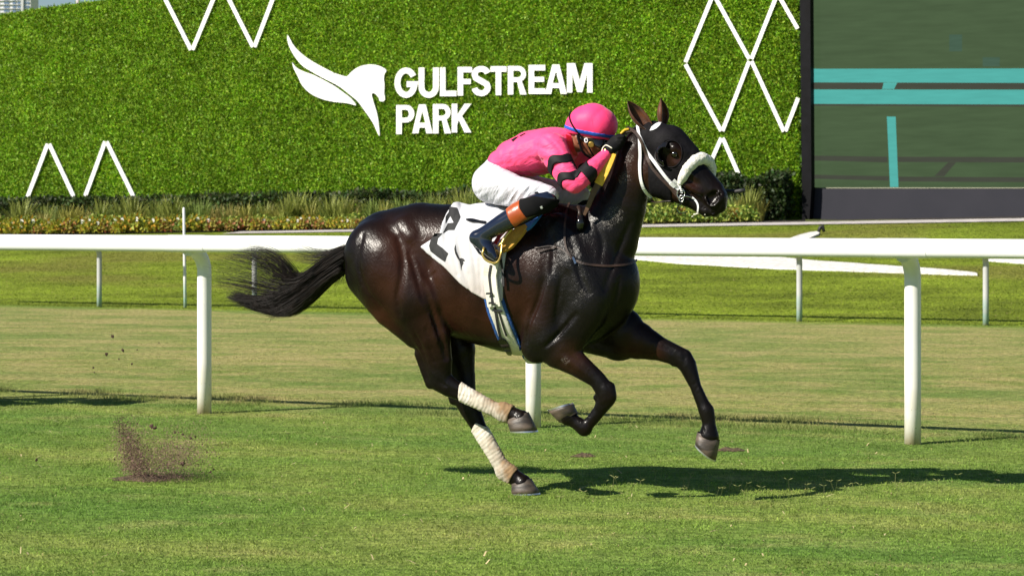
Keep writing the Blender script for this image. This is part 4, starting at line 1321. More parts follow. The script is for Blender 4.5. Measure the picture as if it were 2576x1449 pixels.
# ---- hooves with shoes
M_hoof = mat('hoof_horn', (0.030, 0.024, 0.020), (0.115, 0.085, 0.064), scale=10, detail=6, rough=0.5, bump=.4, bscale=30, stretch=(1, 1, 3))
M_shoe = mat('bright_steel', (0.55, 0.56, 0.58), (0.72, 0.72, 0.74), scale=20, rough=0.3, metal=0.9)
def hoof(cf, ch_, toe, heel, off, label):
    cf, ch_, toe, heel = [hp(p[0], p[1], off)[0] for p in (cf, ch_, toe, heel)]
    lat = np.array([0, 1.0, 0])
    def ring(f, h, w, n=20):
        c = (f + h) / 2; a = (f - h) / 2
        out = []
        for k in range(n):
            t = 2 * math.pi * k / n
            ct, st = math.cos(t), math.sin(t)
            wide = w * (1 - 0.12 * ct)
            out.append(c + a * (math.copysign(abs(ct) ** 0.85, ct)) + lat * wide * math.copysign(abs(st) ** 0.9, st))
        return out
    V, Fc = [], []; n = 20
    up = (cf + ch_) / 2 - (toe + heel) / 2; up /= np.linalg.norm(up)
    rings = [ring(cf + up * .010, ch_ + up * .012, .036), ring(cf, ch_, .043)]
    for t in (.04, .33, .66, 1.0): rings.append(ring(cf + (toe - cf) * t, ch_ + (heel - ch_) * t, .046 + .014 * t))
    for r in rings: V += r
    for i in range(len(rings) - 1):
        for k in range(n): Fc.append((i * n + k, i * n + (k + 1) % n, (i + 1) * n + (k + 1) % n, (i + 1) * n + k))
    Fc.append(tuple((len(rings) - 1) * n + k for k in range(n)))
    h = new_mesh('hoof', V, Fc, M_hoof, True, horse)
    if label: h['label'] = label
    # shoe: a U under the rim
    V, Fc = [], []
    base = ring(toe, heel, .0605, 40); inner = ring(toe + (heel - toe) * .2, heel, .040, 40)
    keep = [k for k in range(40) if abs(((k + 20) % 40) - 20) <= 17]
    keep = sorted(keep, key=lambda k: ((k + 20) % 40))
    dn = -up
    for k in keep:
        V += [base[k] + dn * .000, base[k] + dn * .009, inner[k] + dn * .009, inner[k] + dn * .000]
    for i in range(len(keep) - 1):
        for q in range(4): Fc.append((4 * i + q, 4 * i + (q + 1) % 4, 4 * i + 4 + (q + 1) % 4, 4 * i + 4 + q))
    Fc += [(0, 1, 2, 3), tuple(4 * (len(keep) - 1) + q for q in (3, 2, 1, 0))]
    new_mesh('horseshoe', V, Fc, M_shoe, False, h)
hoof((1331, 1040), (1278, 1062), (1351, 1082), (1285, 1083), .12, None)
hoof((1338, 1207), (1289, 1222), (1357, 1239), (1288, 1240), -.12, None)
hoof((1406, 1060), (1450, 1034), (1381, 1034), (1441, 1016), .13, None)
hoof((1810, 1112), (1754, 1090), (1800, 1157), (1751, 1113), -.13, None)

# ---- tail: dock plus several thousand hairs
M_hair = mat('black_hair', (0.005, 0.004, 0.0035), (0.016, 0.010, 0.008), scale=30, rough=0.42, spec=0.22)
rt = np.random.default_rng(5)
def hairs(name, guides, count, spread, width, parent, material, n=14, flat=0.10):
    """guides: lists of (px,py,off); hairs blend between neighbouring guides"""
    G = [spline(np.array([list(hp(*p)[0]) for p in g]), n) for g in guides]
    V, Fc = [], []
    k = 0
    for _ in range(count):
        j = rt.integers(0, len(G) - 1) if len(G) > 1 else 0
        t = rt.random()
        P = G[j] * (1 - t) + G[min(j + 1, len(G) - 1)] * t
        cut = rt.uniform(.55, 1.0) if rt.random() < .6 else 1.0
        P = np.stack([np.interp(np.linspace(0, cut, n), np.linspace(0, 1, n), P[:, q]) for q in range(3)], 1)
        s = np.linspace(0, 1, n)[:, None]
        r = rt.normal(size=3) * spread * np.array([.6, 1.0, .8])
        r2 = rt.normal(size=3) * spread * .7
        P = P + r * (0.35 + 0.9 * s) + r2 * s ** 2 + np.array([0, rt.normal() * flat * .3, 0])
        ph, fr, am = rt.uniform(0, 6.3), rt.uniform(3, 8), rt.uniform(.001, .007)
        P = P + np.array([.3, .5, 1]) * am * np.sin(ph + fr * s) * s
        T_ = np.gradient(P, axis=0); T_ /= np.linalg.norm(T_, axis=1)[:, None] + 1e-9
        d = rt.normal(size=3); S_ = np.cross(T_, d); S_ /= np.linalg.norm(S_, axis=1)[:, None] + 1e-9
        S2 = np.cross(T_, S_)
        w = width * rt.uniform(.6, 1.3) * (1 - s ** 2 * .85)
        V.append(np.stack([P + S_ * w, P - .5 * S_ * w + .87 * S2 * w, P - .5 * S_ * w - .87 * S2 * w], 1).reshape(-1, 3))
        i = np.arange(n - 1)[:, None] * 3 + k
        for q in range(3):
            Fc.append(np.concatenate([i + q, i + (q + 1) % 3, i + 3 + (q + 1) % 3, i + 3 + q], 1))
        k += 3 * n
    return new_mesh(name, np.concatenate(V), np.concatenate(Fc), material, True, parent)
TF = Field((-1.75, -.3, 0.85), (-0.75, .3, 1.65), 0.012)
chain(TF, [S(905, 630, 0, 25, .05), S(868, 648, 0, 27, .05), S(825, 680, 0, 27, .045), S(785, 714, 0, 27, .042), S(745, 745, 0, 24, .035), S(710, 766, 0, 12, .02)], k=.01)
tail = mesh_of('tail', TF, M_hair, 3, horse)
g_core = [[(885, 622, 0), (840, 650, 0), (790, 690, 0), (740, 722, 0), (690, 742, 0), (640, 748, 0), (590, 738, 0)],
          [(878, 645, 0), (830, 675, 0), (780, 712, 0), (730, 745, 0), (680, 765, 0), (630, 760, 0), (575, 744, 0)],
          [(870, 668, 0), (825, 700, 0), (785, 735, 0), (745, 766, 0), (712, 784, 0), (660, 776, 0), (600, 757, 0)],
          [(868, 684, 0), (830, 712, 0), (790, 750, 0), (752, 780, 0), (722, 791, 0), (685, 784, 0), (640, 768, 0)]]
hairs('tail_hair', g_core, 1800, .011, .0015, tail, M_hair)
# upper lock, thrown up and fanning out to the left
g_top = [[(880, 616, 0), (835, 640, 0), (795, 668, 0), (758, 694, 0), (735, 676, 0), (712, 645, 0), (660, 622, 0), (628, 620, 0)],
         [(880, 622, 0), (835, 648, 0), (792, 680, 0), (752, 704, 0), (724, 690, 0), (695, 662, 0), (648, 640, 0), (600, 636, 0)],
         [(878, 630, 0), (832, 658, 0), (786, 692, 0), (744, 714, 0), (712, 702, 0), (672, 680, 0), (625, 664, 0), (560, 648, 0)]]
hairs('tail_hair', g_top, 420, .009, .0012, tail, M_hair)
# loose wisps between the two locks and trailing far left
g_w = [[(800, 680, 0), (755, 706, 0), (715, 700, 0), (665, 680, 0), (610, 662, 0), (545, 640, 0)],
       [(800, 690, 0), (750, 716, 0), (705, 716, 0), (655, 702, 0), (600, 690, 0), (535, 676, 0)],
       [(800, 700, 0), (745, 726, 0), (700, 730, 0), (650, 722, 0), (595, 712, 0), (530, 700, 0)],
       [(795, 715, 0), (740, 738, 0), (690, 744, 0), (640, 738, 0), (590, 728, 0), (545, 722, 0)]]
hairs('tail_hair', g_w, 270, .018, .0010, tail, M_hair)
g_up = [[(872, 615, 0), (835, 628, 0), (800, 628, 0), (760, 612, 0)], [(865, 625, 0), (830, 640, 0), (790, 646, 0), (735, 632, 0)], [(860, 635, 0), (825, 655, 0), (785, 662, 0), (740, 655, 0)]]
hairs('tail_hair', g_up, 150, .007, .0010, tail, M_hair)
g_drop = [[(862, 680, 0), (845, 700, 0), (835, 722, 0), (830, 738, 0)], [(700, 770, 0), (690, 795, 0), (686, 815, 0), (690, 838, 0)]]
hairs('tail_hair', g_drop[:1] + [[(858, 690, 0), (850, 712, 0), (842, 728, 0), (846, 745, 0)]], 18, .006, .0009, tail, M_hair)
hairs('tail_hair', g_drop[1:] + [[(720, 785, 0), (690, 800, 0), (660, 815, 0), (640, 822, 0)]], 6, .004, .0009, tail, M_hair)
# short roached mane along the crest
g_m = [[(1500, 505, 0), (1494, 500, 0), (1486, 506, 0)], [(1530, 445, 0), (1522, 442, 0), (1512, 450, 0)], [(1560, 382, 0), (1552, 378, 0), (1542, 388, 0)], [(1600, 322, 0), (1592, 318, 0), (1584, 326, 0)]]
hairs('mane', g_m, 500, .006, .0014, horse, M_hair, n=6)

# ---- bandages on the hind legs
M_band = mat('dirty_bandage', (0.9, 0.9, 0.9), (1.08, 1.08, 1.08), scale=40, rough=0.9, spec=0.1, attr='col', bump=.6, bscale=150, bdist=.002)
def bandage(poly, off, side, a, b, label):
    lo, hi = bounds(poly, (off - .08, off + .08), .02)
    A, Bp = hp(*a, off)[0], hp(*b, off)[0]
    ax = (Bp - A) / np.linalg.norm(Bp - A); L_ = np.linalg.norm(Bp - A)
    def lump(X, Y, Z):
        s = (X - A[0]) * ax[0] + (Z - A[2]) * ax[2] + 0.35 * Y
        return (0.0011 * np.sin(s * 300 + 9 * vnoise(s * 22, Y * 30, Z * 20, 3)) + .0030 * (vnoise(X * 60, Y * 60, Z * 60, 8) - .5)).astype(np.float32)
    g = shell(HF, lo, hi, .0042, .0065, poly, off, (lambda X, Y, Z: Y + .02) if side > 0 else (lambda X, Y, Z: .02 - Y), None, lump)
    o = mesh_of('leg_bandage', g, M_band, 1)
    place(o)
    n = len(o.data.vertices); v = np.zeros(n * 3, np.float32); o.data.vertices.foreach_get('co', v); v = v.reshape(-1, 3)
    t = ((v - A) @ ax) / L_; up_ = (v - A) @ np.array([-ax[2], 0, ax[0]])
    nz = fbm(v[:, 0] * 40, v[:, 1] * 40, v[:, 2] * 40, 6, 3)
    dirt = np.clip((t - .38) * 1.3 + 12 * up_ + 1.3 * (nz - .5), 0, 1)[:, None]
    clean = np.array([.60, .545, .455]) * (1 - .30 * np.clip(t, 0, 1))[:, None]
    c = clean + (np.array([.26, .17, .095]) - clean) * dirt
    st = (np.abs(t - .14) < .045) | (np.abs(t - .03) < .02)
    c[st] = c[st] * .6 + np.array([.80, .79, .77]) * .4
    set_color(o, c)
    return tag(o, label, 'bandage', 'bandages on the hind legs')
bandage([(1161, 960), (1232, 984), (1276, 1004), (1292, 1022), (1277, 1066), (1240, 1060), (1195, 1036), (1157, 1018)], .125, 1, (1165, 990), (1278, 1042), 'dirty white bandage on the raised near hind leg')
bandage([(1203, 1062), (1233, 1078), (1264, 1122), (1303, 1180), (1283, 1216), (1243, 1198), (1207, 1137), (1182, 1092)], -.12, -1, (1208, 1080), (1286, 1195), 'dirty white bandage on the hind leg touching the grass')

# ------------------------------------------------------------------ tack
M_hood = mat('black_mesh_hood', (0.0045, 0.004, 0.005), (0.009, 0.008, 0.010), scale=20, rough=0.7, spec=0.12, bump=.5, bscale=60, bdist=.004)
M_strapw = mat('white_strap', (0.72, 0.72, 0.74), (0.80, 0.80, 0.82), scale=30, rough=0.45)
M_leather = mat('dark_leather', (0.022, 0.013, 0.010), (0.05, 0.028, 0.02), scale=20, rough=0.45, spec=.4)
M_rubber_y = mat('yellow_rein', (0.60, 0.34, 0.012), (0.75, 0.46, 0.03), scale=30, rough=0.6, bump=.3, bscale=80)
M_gloss = mat('black_gloss', (0.006, 0.006, 0.007), (0.010, 0.010, 0.011), rough=0.12, spec=0.6)
M_steel = mat('bit_steel', (0.5, 0.5, 0.5), (0.65, 0.65, 0.65), rough=0.25, metal=1.0)
hood_poly = [(1609, 334), (1618, 312), (1640, 288), (1702, 286), (1775, 345), (1778, 385), (1753, 393), (1723, 425), (1706, 447), (1685, 466), (1685, 512), (1628, 512), (1630, 440), (1628, 390), (1614, 350)]
lo, hi = bounds(hood_poly, (-.14, .14), .02)
eh, _ = hp(1688, 388, .085)
def hole(X, Y, Z):
    d = np.sqrt(((X - eh[0]) / .062) ** 2 + ((Z - eh[2]) / .072) ** 2)
    return np.where(np.abs(Y) > .03, (1 - d) * .06, -1.0)
wr = lambda X, Y, Z: (.003 * (vnoise(X * 28 + Z * 20, Y * 10, Z * 8, 3) - .5)).astype(np.float32)
g = shell(HF, lo, hi, .005, .0055, hood_poly, .08, hole, None, wr)
hood = mesh_of('blinker_hood', g, M_hood, 2); place(hood)
tag(hood, 'black blinker hood over the horse head with white ear patch', 'hood')
HD = HF  # straps lie over the head
decal('white_patch', HF, [(1635, 331), (1639, 322), (1648, 315), (1656, 311.5), (1663, 312), (1660, 319), (1652, 326), (1643, 330)], .0095, M_strapw, hood, step=3)
# eye cup: rear half of a glossy dome
V, Fc = [], []; n1_, n2_ = 10, 20
cc = hp(1676, 389, .088)[0]
for layer, r in ((0, .064), (1, .060)):
    for i in range(n1_ + 1):
        for k in range(n2_ + 1):
            a = math.radians(95 + 190 * k / n2_ - 20); b = math.radians(-6 + 62 * i / n1_)
            V.append(cc + r * np.array([math.cos(a) * math.cos(b), -math.sin(b) * .75, math.sin(a) * math.cos(b) * 1.08]))
m_ = (n1_ + 1) * (n2_ + 1)
for i in range(n1_):
    for k in range(n2_):
        q = (i * (n2_ + 1) + k, i * (n2_ + 1) + k + 1, (i + 1) * (n2_ + 1) + k + 1, (i + 1) * (n2_ + 1) + k)
        Fc += [q[::-1], tuple(m_ + x for x in q)]
for k in range(n2_):
    for row in (0, n1_):
        x = row * (n2_ + 1) + k; Fc.append((x, x + 1, m_ + x + 1, m_ + x))
for i in range(n1_):
    for col in (0, n2_):
        x = i * (n2_ + 1) + col; y = x + n2_ + 1; Fc.append((x, y, m_ + y, m_ + x))
new_mesh('blinker_cup', V, Fc, M_gloss, True, hood)
# ring round the eye opening
ang = np.linspace(0, 2 * math.pi, 33)
ringp = cast(HF, 1688 + 28 * np.cos(ang), 388 + 33 * np.sin(ang)); ringp += HF.normal(ringp, .02) * .006
V, Fc = tube(ringp, .0035, 6, False); new_mesh('eye_ring', V, Fc, M_hood, True, hood)

bridle = empty('bridle'); place(bridle); tag(bridle, 'white bridle with thick fleece noseband on the horse head', 'bridle')
strap('throat_latch', HF, [(1606, 318), (1611, 345), (1611, 385), (1611, 420), (1614, 452), (1622, 478), (1636, 500)], .018, .008, .004, M_strapw, bridle)
strap('cheek_strap', HF, [(1609, 338), (1628, 378), (1652, 414), (1683, 453), (1706, 477)], .0185, .010, .004, M_strapw, bridle)
strap('buckle', HF, [(1688, 458), (1693, 464), (1697, 469)], .026, .014, .004, M_strapw, bridle, n=8)
strap('noseband_strap', HF, [(1694, 452), (1706, 461), (1718, 468)], .017, .010, .004, M_strapw, bridle, n=8)
strap('curb_strap', HF, [(1714, 468), (1716, 478), (1714, 488)], .016, .010, .004, M_strapw, bridle, n=8)
strap('jaw_strap', HF, [(1634, 503), (1652, 506), (1672, 503), (1690, 505)], .016, .006, .005, M_leather, bridle)
strap('cheek_piece', HF, [(1682, 466), (1694, 480), (1706, 492), (1712, 500)], .022, .008, .004, M_leather, bridle)
# fleece noseband
M_fleece = mat('white_fleece', (0.62, 0.60, 0.54), (0.80, 0.79, 0.75), scale=60, rough=0.95, spec=.1, bump=.9, bscale=170, bdist=.006, sheen=.3)
FP = [S(1712, 458, .072, 9), S(1718, 446, .076, 12), S(1730, 424, .072, 13.5), S(1748, 405, .046, 15.5), S(1766, 399, .012, 16), S(1782, 407, -.036, 15), S(1790, 424, -.062, 13), S(1792, 440, -.07, 9)]
lo = np.min([p[:3] for p in FP], 0) - .06; hi = np.max([p[:3] for p in FP], 0) + .06
g = Field(lo, hi, .0045); chain(g, FP, k=.0)
X, Y, Z = np.meshgrid(*g.ax, indexing='ij')
g.f -= (.009 * (fbm(X * 90, Y * 90, Z * 90, 5, 3) - .5)).astype(np.float32)
fl = mesh_of('fleece_noseband', g, M_fleece, 1, bridle)
# bit rings and wires
def wire(name, pts, r, m, parent, n=24, closed=False):
    P = spline(np.array([list(hp(*p)[0]) for p in pts]), n)
    V, Fc = tube(P, r, 6); return new_mesh(name, V, Fc, m, True, parent)
circ = lambda cx, cy, rx, ry, off, k=10: [(cx + rx * math.cos(2 * math.pi * i / k), cy + ry * math.sin(2 * math.pi * i / k), off) for i in range(k + 1)]
wire('bit_ring', circ(1713, 488, 10, 12, .066), .0035, M_steel, bridle)
wire('bit_loop', circ(1714, 500, 6, 8, .066), .003, M_steel, bridle)
wire('curb_ring', [(1722, 508, .06), (1707, 518, .06), (1703, 528, .058), (1708, 536, .055), (1718, 537, .05), (1730, 533, .045)], .0032, M_gloss, bridle)
wire('bit_bar', [(1716, 494, .064), (1728, 494, .06), (1742, 498, .05)], .0035, M_steel, bridle)
strap('tongue_tie', HF, [(1741, 497), (1752, 507), (1757, 520), (1756, 533)], .010, .004, .002, M_strapw, bridle, n=10)
# foam at the lips
M_foam = mat('foam', (0.62, 0.60, 0.48), (0.78, 0.77, 0.68), scale=40, rough=.6)
FoV, FoF = [], []
for (x, y, r) in ((1748, 540, 2.6), (1754, 538, 2.4), (1742, 545, 1.8), (1774, 540, 1.5)):
    p, t = hp(x, y, .03); o = len(FoV)
    for i in range(5):
        tt = math.pi * i / 4
        for k in range(8):
            a = math.pi * k / 4; rr = r * t / F * (1 + .3 * math.sin(5 * k + x))
            FoV.append(p + rr * np.array([1.5 * math.sin(tt) * math.cos(a), math.sin(tt) * math.sin(a), .8 * math.cos(tt)]))
    for i in range(4):
        for k in range(8): FoF.append((o + i * 8 + k, o + (i + 1) * 8 + k, o + (i + 1) * 8 + (k + 1) % 8, o + i * 8 + (k + 1) % 8))
new_mesh('lip_foam', FoV, FoF, M_foam, True, horse)

# reins
reins = empty('reins'); place(reins); tag(reins, 'leather reins with yellow rubber grips running along the neck', 'reins')
free_ribbon('grip', [(1543, 388, .125), (1534, 408, .150), (1520, 436, .175), (1505, 464, .185)], [.034, .042, .048, .048], .006, M_rubber_y, reins)
free_ribbon('leather_tail', [(1506, 462, .184), (1492, 488, .182), (1482, 514, .178), (1470, 541, .165)], [.036, .032, .026, .016], .004, mat('brown_leather', (0.07, 0.035, 0.022), (0.11, 0.06, 0.04), scale=20, rough=.5), reins)
strap('rein', HF, [(1579, 328), (1594, 330), (1608, 340), (1622, 367), (1635, 406), (1654, 440), (1684, 470), (1708, 488)], .017, .016, .004, M_leather, reins)
wire('grip_loop', [(1556, 352, .075), (1562, 338, .07), (1572, 328, .06), (1582, 326, .05)], .0075, M_rubber_y, reins, 14)
wire('rein_loop', [(1562, 350, .06), (1572, 336, .055), (1586, 332, .05), (1604, 330, .03)], .007, M_leather, reins, 14)

# breastplate and neck strap
bpl = empty('breastplate'); place(bpl); tag(bpl, 'thin black breast strap round the horse chest', 'strap')
strap('neck_strap', HF, [(1432, 512), (1423, 545), (1420, 590), (1424, 625), (1438, 650), (1447, 657)], .012, .003, .004, M_leather, bpl)
strap('chest_strap', HF, [(1445, 655), (1470, 664), (1510, 669), (1550, 669), (1585, 664), (1600, 655)], .013, .003, .004, M_leather, bpl)
strap('loose_end', HF, [(1346, 625), (1375, 620), (1400, 622), (1420, 632), (1440, 652)], .008, .004, .004, M_leather, bpl)
strap('loose_end', HF, [(1355, 635), (1378, 628), (1402, 622)], .007, .008, .003, M_leather, bpl)
strap('buckle', HF, [(1440, 648), (1444, 656), (1447, 664)], .012, .007, .004, M_steel, bpl, n=8)
# rubber stop on the yoke
V, Fc = tube([hp(1459, 543, .15)[0], hp(1460, 560, .155)[0], hp(1459, 572, .155)[0], hp(1459, 580, .15)[0]], [.018, .026, .024, .010], 14)
new_mesh('rein_stop', V, Fc, M_gloss, True, bpl)
V, Fc = tube([hp(1455, 520, .125)[0], hp(1458, 535, .14)[0], hp(1459, 545, .15)[0]], [.012, .012, .016], 10)
new_mesh('yoke_end', V, Fc, M_leather, True, bpl)

# saddle cloth
M_cloth = mat('white_cloth', (0.54, 0.54, 0.57), (0.60, 0.60, 0.63), scale=6, rough=0.8, spec=.2, attr='col', bump=.15, bscale=200, bdist=.001)
cl_poly = [(1100, 512), (1112, 480), (1200, 470), (1320, 470), (1330, 540), (1290, 560), (1272, 620), (1268, 700), (1267, 757), (1243, 758), (1218, 752), (1187, 735), (1156, 711), (1122, 675), (1084, 649), (1052, 621), (1075, 606), (1098, 588), (1100, 540)]
lo, hi = bounds(cl_poly, (-.36, .36), .02)
hemA = hp(1051, 621, .27)[0]
def folds(X, Y, Z):
    s = X * 1.0 + Z * .28
    a = fbm(s * 13, Z * 2.2, Y * 2, 12, 3) - .45
    edge = np.clip((1.62 - Z) / .35, 0, 1)
    flare = .022 * np.exp(-((X - hemA[0] - .05) / .10) ** 2 - ((Z - hemA[2]) / .12) ** 2)
    return (.026 * a * (.35 + .8 * edge) + flare + .004).astype(np.float32)
SC = shell(HF, lo, hi, .0065, .012, cl_poly, .255, None, None, folds)
for pts, r, d in (([(1135, 500), (1130, 540), (1122, 590), (1118, 630)], .016, .008), ([(1160, 500), (1162, 550), (1158, 600), (1165, 650)], .014, .008), ([(1150, 600), (1158, 650), (1172, 700), (1180, 728)], .013, .007),
                  ([(1182, 590), (1190, 640), (1196, 690), (1200, 730)], .012, .006), ([(1205, 655), (1208, 700), (1210, 740)], .010, .005), ([(1108, 520), (1106, 560), (1098, 600)], .013, .006), ([(1090, 600), (1110, 625), (1128, 660)], .012, .006), ([(1125, 600), (1140, 640), (1152, 690)], .012, .006), ([(1180, 505), (1195, 520), (1225, 530)], .012, .007), ([(1192, 560), (1200, 600), (1215, 640)], .012, .006)):
    groove(SC, pts, r, d)
cloth = mesh_of('saddle_cloth', SC, M_cloth, 2); place(cloth)
n = len(cloth.data.vertices); v = np.zeros(n * 3, np.float32); cloth.data.vertices.foreach_get('co', v); v = v.reshape(-1, 3)
dz = np.clip((1.36 - v[:, 2]) / .3 + .8 * (fbm(v[:, 0] * 8, v[:, 2] * 8, 0, 2, 3) - .5), 0, 1)[:, None]
set_color(cloth, 1 - dz * np.array([.18, .26, .33]))
tag(cloth, 'white saddle cloth with a folded black number and small winged mark', 'saddle cloth')
M_print = mat('black_print', (0.014, 0.014, 0.015), (0.022, 0.022, 0.023), rough=.8)
C4 = lambda pts: [(1029.2 + x * .3429, 425.9 + y * .3429) for x, y in pts]
decal('number', SC, C4([(300, 275), (352, 285), (377, 350), (332, 447), (290, 448), (245, 472), (283, 398), (327, 393), (302, 345), (266, 402), (268, 348), (290, 318)]), .002, M_print, cloth, step=3)
decal('number', SC, C4([(190, 472), (243, 470), (212, 508), (205, 548), (248, 580), (287, 617), (262, 680), (205, 640), (158, 602), (147, 562), (160, 515)]), .002, M_print, cloth, step=3)
decal('printed_mark', SC, C4([(338, 550), (332, 585), (338, 618), (352, 648), (368, 672), (376, 700), (382, 745), (386, 712), (400, 690), (397, 676), (412, 672), (402, 658), (385, 652), (370, 656), (358, 632), (345, 600)]), .002, M_print, cloth, step=2.5)
# girth
M_blue = mat('blue_webbing', (0.012, 0.06, 0.24), (0.02, 0.09, 0.32), scale=40, rough=.7, bump=.3, bscale=200)
M_cream = mat('cream_girth', (0.60, 0.58, 0.50), (0.68, 0.66, 0.58), scale=12, rough=.7)
girth = empty('girth'); place(girth); tag(girth, 'cream and blue girth buckled under the horse belly', 'girth')
gl = [(1219, 705), (1225, 745), (1232, 786), (1240, 820), (1244, 850), (1248, 872), (1252, 893)]
gr = [(1266, 750), (1273, 778), (1280, 806), (1285, 836), (1289, 864), (1290, 882), (1289, 898)]
def girth_piece(nm, L_, R_, off, m, res=.0052):
    poly = L_ + [(L_[-1][0] + 2, 925), (R_[-1][0], 925)] + R_[::-1]
    lo, hi = bounds(poly, (-.36, .36), .02)
    return mesh_of(nm, shell(HF, lo, hi, res, off, poly, .24), m, 1, girth)
girth_piece('blue_edge', [(x - 5, y) for x, y in gl], [(x + 5, y) for x, y in gr], .010, M_blue)
ins = lambda P, d: [(x + d, y) for x, y in P]
girth_piece('cream_pad', ins(gl, 3), ins(gr, -2), .0155, M_cream)
strap('cream_flap', HF, [(1244, 648), (1242, 690), (1246, 730), (1251, 768)], .085, .036, .006, M_cream, girth)
strap('elastic', HF, [(1243, 668), (1240, 700), (1243, 735), (1247, 764)], .014, .043, .004, M_black, girth)
strap('elastic', HF, [(1247, 758), (1252, 795), (1258, 830), (1264, 852)], .014, .018, .005, M_black, girth)
for (x, y) in ((1238, 737), (1243, 759), (1251, 779)):
    strap('buckle', HF, [(x - 10, y - 1), (x, y), (x + 16, y + 1)], .011, .022 if y > 770 else .046, .004, M_black, girth, n=10)
strap('elastic', HF, [(1258, 780), (1266, 810), (1276, 840)], .010, .017, .004, M_black, girth)
strap('guard', HF, [(1262, 846), (1270, 858), (1277, 870), (1284, 884)], np.array([.03, .045, .05, .05, .05, .045, .04, .035, .03, .02]), .018, .006, M_gloss, girth, n=10)
# saddle (small racing saddle, mostly hidden by the leg)
saddle = empty('racing_saddle'); place(saddle); tag(saddle, 'tiny racing saddle with blue and yellow pads under the rider', 'saddle')
def pad(nm, pts, w, off, th_, m, n=12): return strap(nm, HF, pts, w, off, th_, m, saddle, n=n)
pad('yellow_pad', [(1268, 640), (1286, 618), (1306, 599), (1330, 580)], np.array([.012, .03, .042, .05, .052, .052, .052, .05, .046, .04, .032, .02]) * 1.35, .036, .022, mat('yellow_suede', (.45, .24, .03), (.58, .33, .06), scale=20, rough=.9, bump=.4, bscale=150))
pad('blue_pad', [(1324, 585), (1340, 570), (1354, 557), (1368, 542)], np.array([.045, .055, .06, .062, .062, .062, .06, .06, .06, .055, .05, .04]), .034, .016, mat('blue_satin', (.02, .10, .42), (.03, .16, .55), scale=8, rough=.4))
pad('red_strap', [(1252, 622), (1262, 606), (1276, 592), (1290, 578)], .022, .045, .006, mat('red_webbing', (.35, .012, .015), (.45, .02, .02), rough=.6))
pad('white_flap', [(1258, 640), (1270, 612), (1288, 588), (1310, 566)], .03, .026, .006, M_strapw)
pad('seat', [(1225, 512), (1260, 520), (1300, 528), (1340, 528)], .10, .02, .014, M_black)
pad('rear_strap', [(1175, 558), (1192, 560), (1210, 564), (1224, 566)], np.array([.006, .014, .02, .022, .022, .02, .02, .018, .018, .018, .018, .018]), .018, .005, M_gloss)
pad('under_strap', [(1262, 650), (1268, 690), (1269, 720)], .012, .02, .004, M_black)

# ------------------------------------------------------------------ the rider
def folds_bump(m, rot, scale, strength, dist):
    nt = m.node_tree; N, L = nt.nodes, nt.links
    b = N['Principled BSDF']
    tc = N.new('ShaderNodeTexCoord'); mp = N.new('ShaderNodeMapping')
    m0_ = N.new('ShaderNodeMapping'); m0_.inputs['Rotation'].default_value = rot
    mp.inputs['Scale'].default_value = scale
    L.new(tc.outputs['Object'], m0_.inputs[0]); L.new(m0_.outputs[0], mp.inputs[0])
    nz = N.new('ShaderNodeTexNoise'); nz.inputs['Scale'].default_value = 1.0; nz.inputs['Detail'].default_value = 3; nz.inputs['Distortion'].default_value = .5
    L.new(mp.outputs[0], nz.inputs[0])
    bp = N.new('ShaderNodeBump'); bp.inputs['Strength'].default_value = strength; bp.inputs['Distance'].default_value = dist
    L.new(nz.outputs[0], bp.inputs['Height'])
    if b.inputs['Normal'].links: L.new(b.inputs['Normal'].links[0].from_socket, bp.inputs['Normal'])
    L.new(bp.outputs[0], b.inputs['Normal'])
M_skin = mat('skin', (0.21, 0.078, 0.040), (0.26, 0.10, 0.055), scale=25, rough=0.45, bump=.2, bscale=200, bdist=.001)
M_pink = mat('pink_silk', (0.95, 0.066, 0.20), (1.0, 0.086, 0.255), scale=5, rough=0.55, spec=.25, sheen=.2, bump=.35, bscale=22, bdist=.012, stretch=(1, 1, 2.2))
M_bands = mat('black_silk', (0.010, 0.010, 0.011), (0.012, 0.011, 0.013), rough=.6, spec=.14)
M_breech = mat('white_breeches', (0.52, 0.52, 0.58), (0.58, 0.58, 0.645), scale=8, rough=.6, spec=.3)
folds_bump(M_breech, (0, math.radians(55), 0), (9, 12, 60), .75, .011)
folds_bump(M_pink, (0, math.radians(28), 0), (8, 12, 34), .6, .012)
M_boot = mat('patent_boot', (0.006, 0.009, 0.022), (0.010, 0.013, 0.03), scale=6, rough=.10, spec=.7, coat=.5)
M_tan = mat('tan_leather', (0.33, 0.062, 0.014), (0.42, 0.09, 0.022), scale=14, rough=.28, spec=.5, coat=.25, bump=.25, bscale=25, bdist=.004)
M_knee = mat('black_cloth', (0.005, 0.005, 0.006), (0.010, 0.010, 0.011), rough=.85, spec=.10)
M_glove = mat('black_glove', (0.006, 0.006, 0.007), (0.012, 0.012, 0.013), scale=40, rough=.75, spec=.12, bump=.4, bscale=150)
M_gold = mat('gold', (0.62, 0.42, 0.10), (0.75, 0.55, 0.18), rough=.3, metal=.8)
M_helm = mat('pink_cap', (0.95, 0.05, 0.19), (1.0, 0.07, 0.24), scale=4, rough=.5, spec=.2, sheen=.15, bump=.3, bscale=14, bdist=.01)

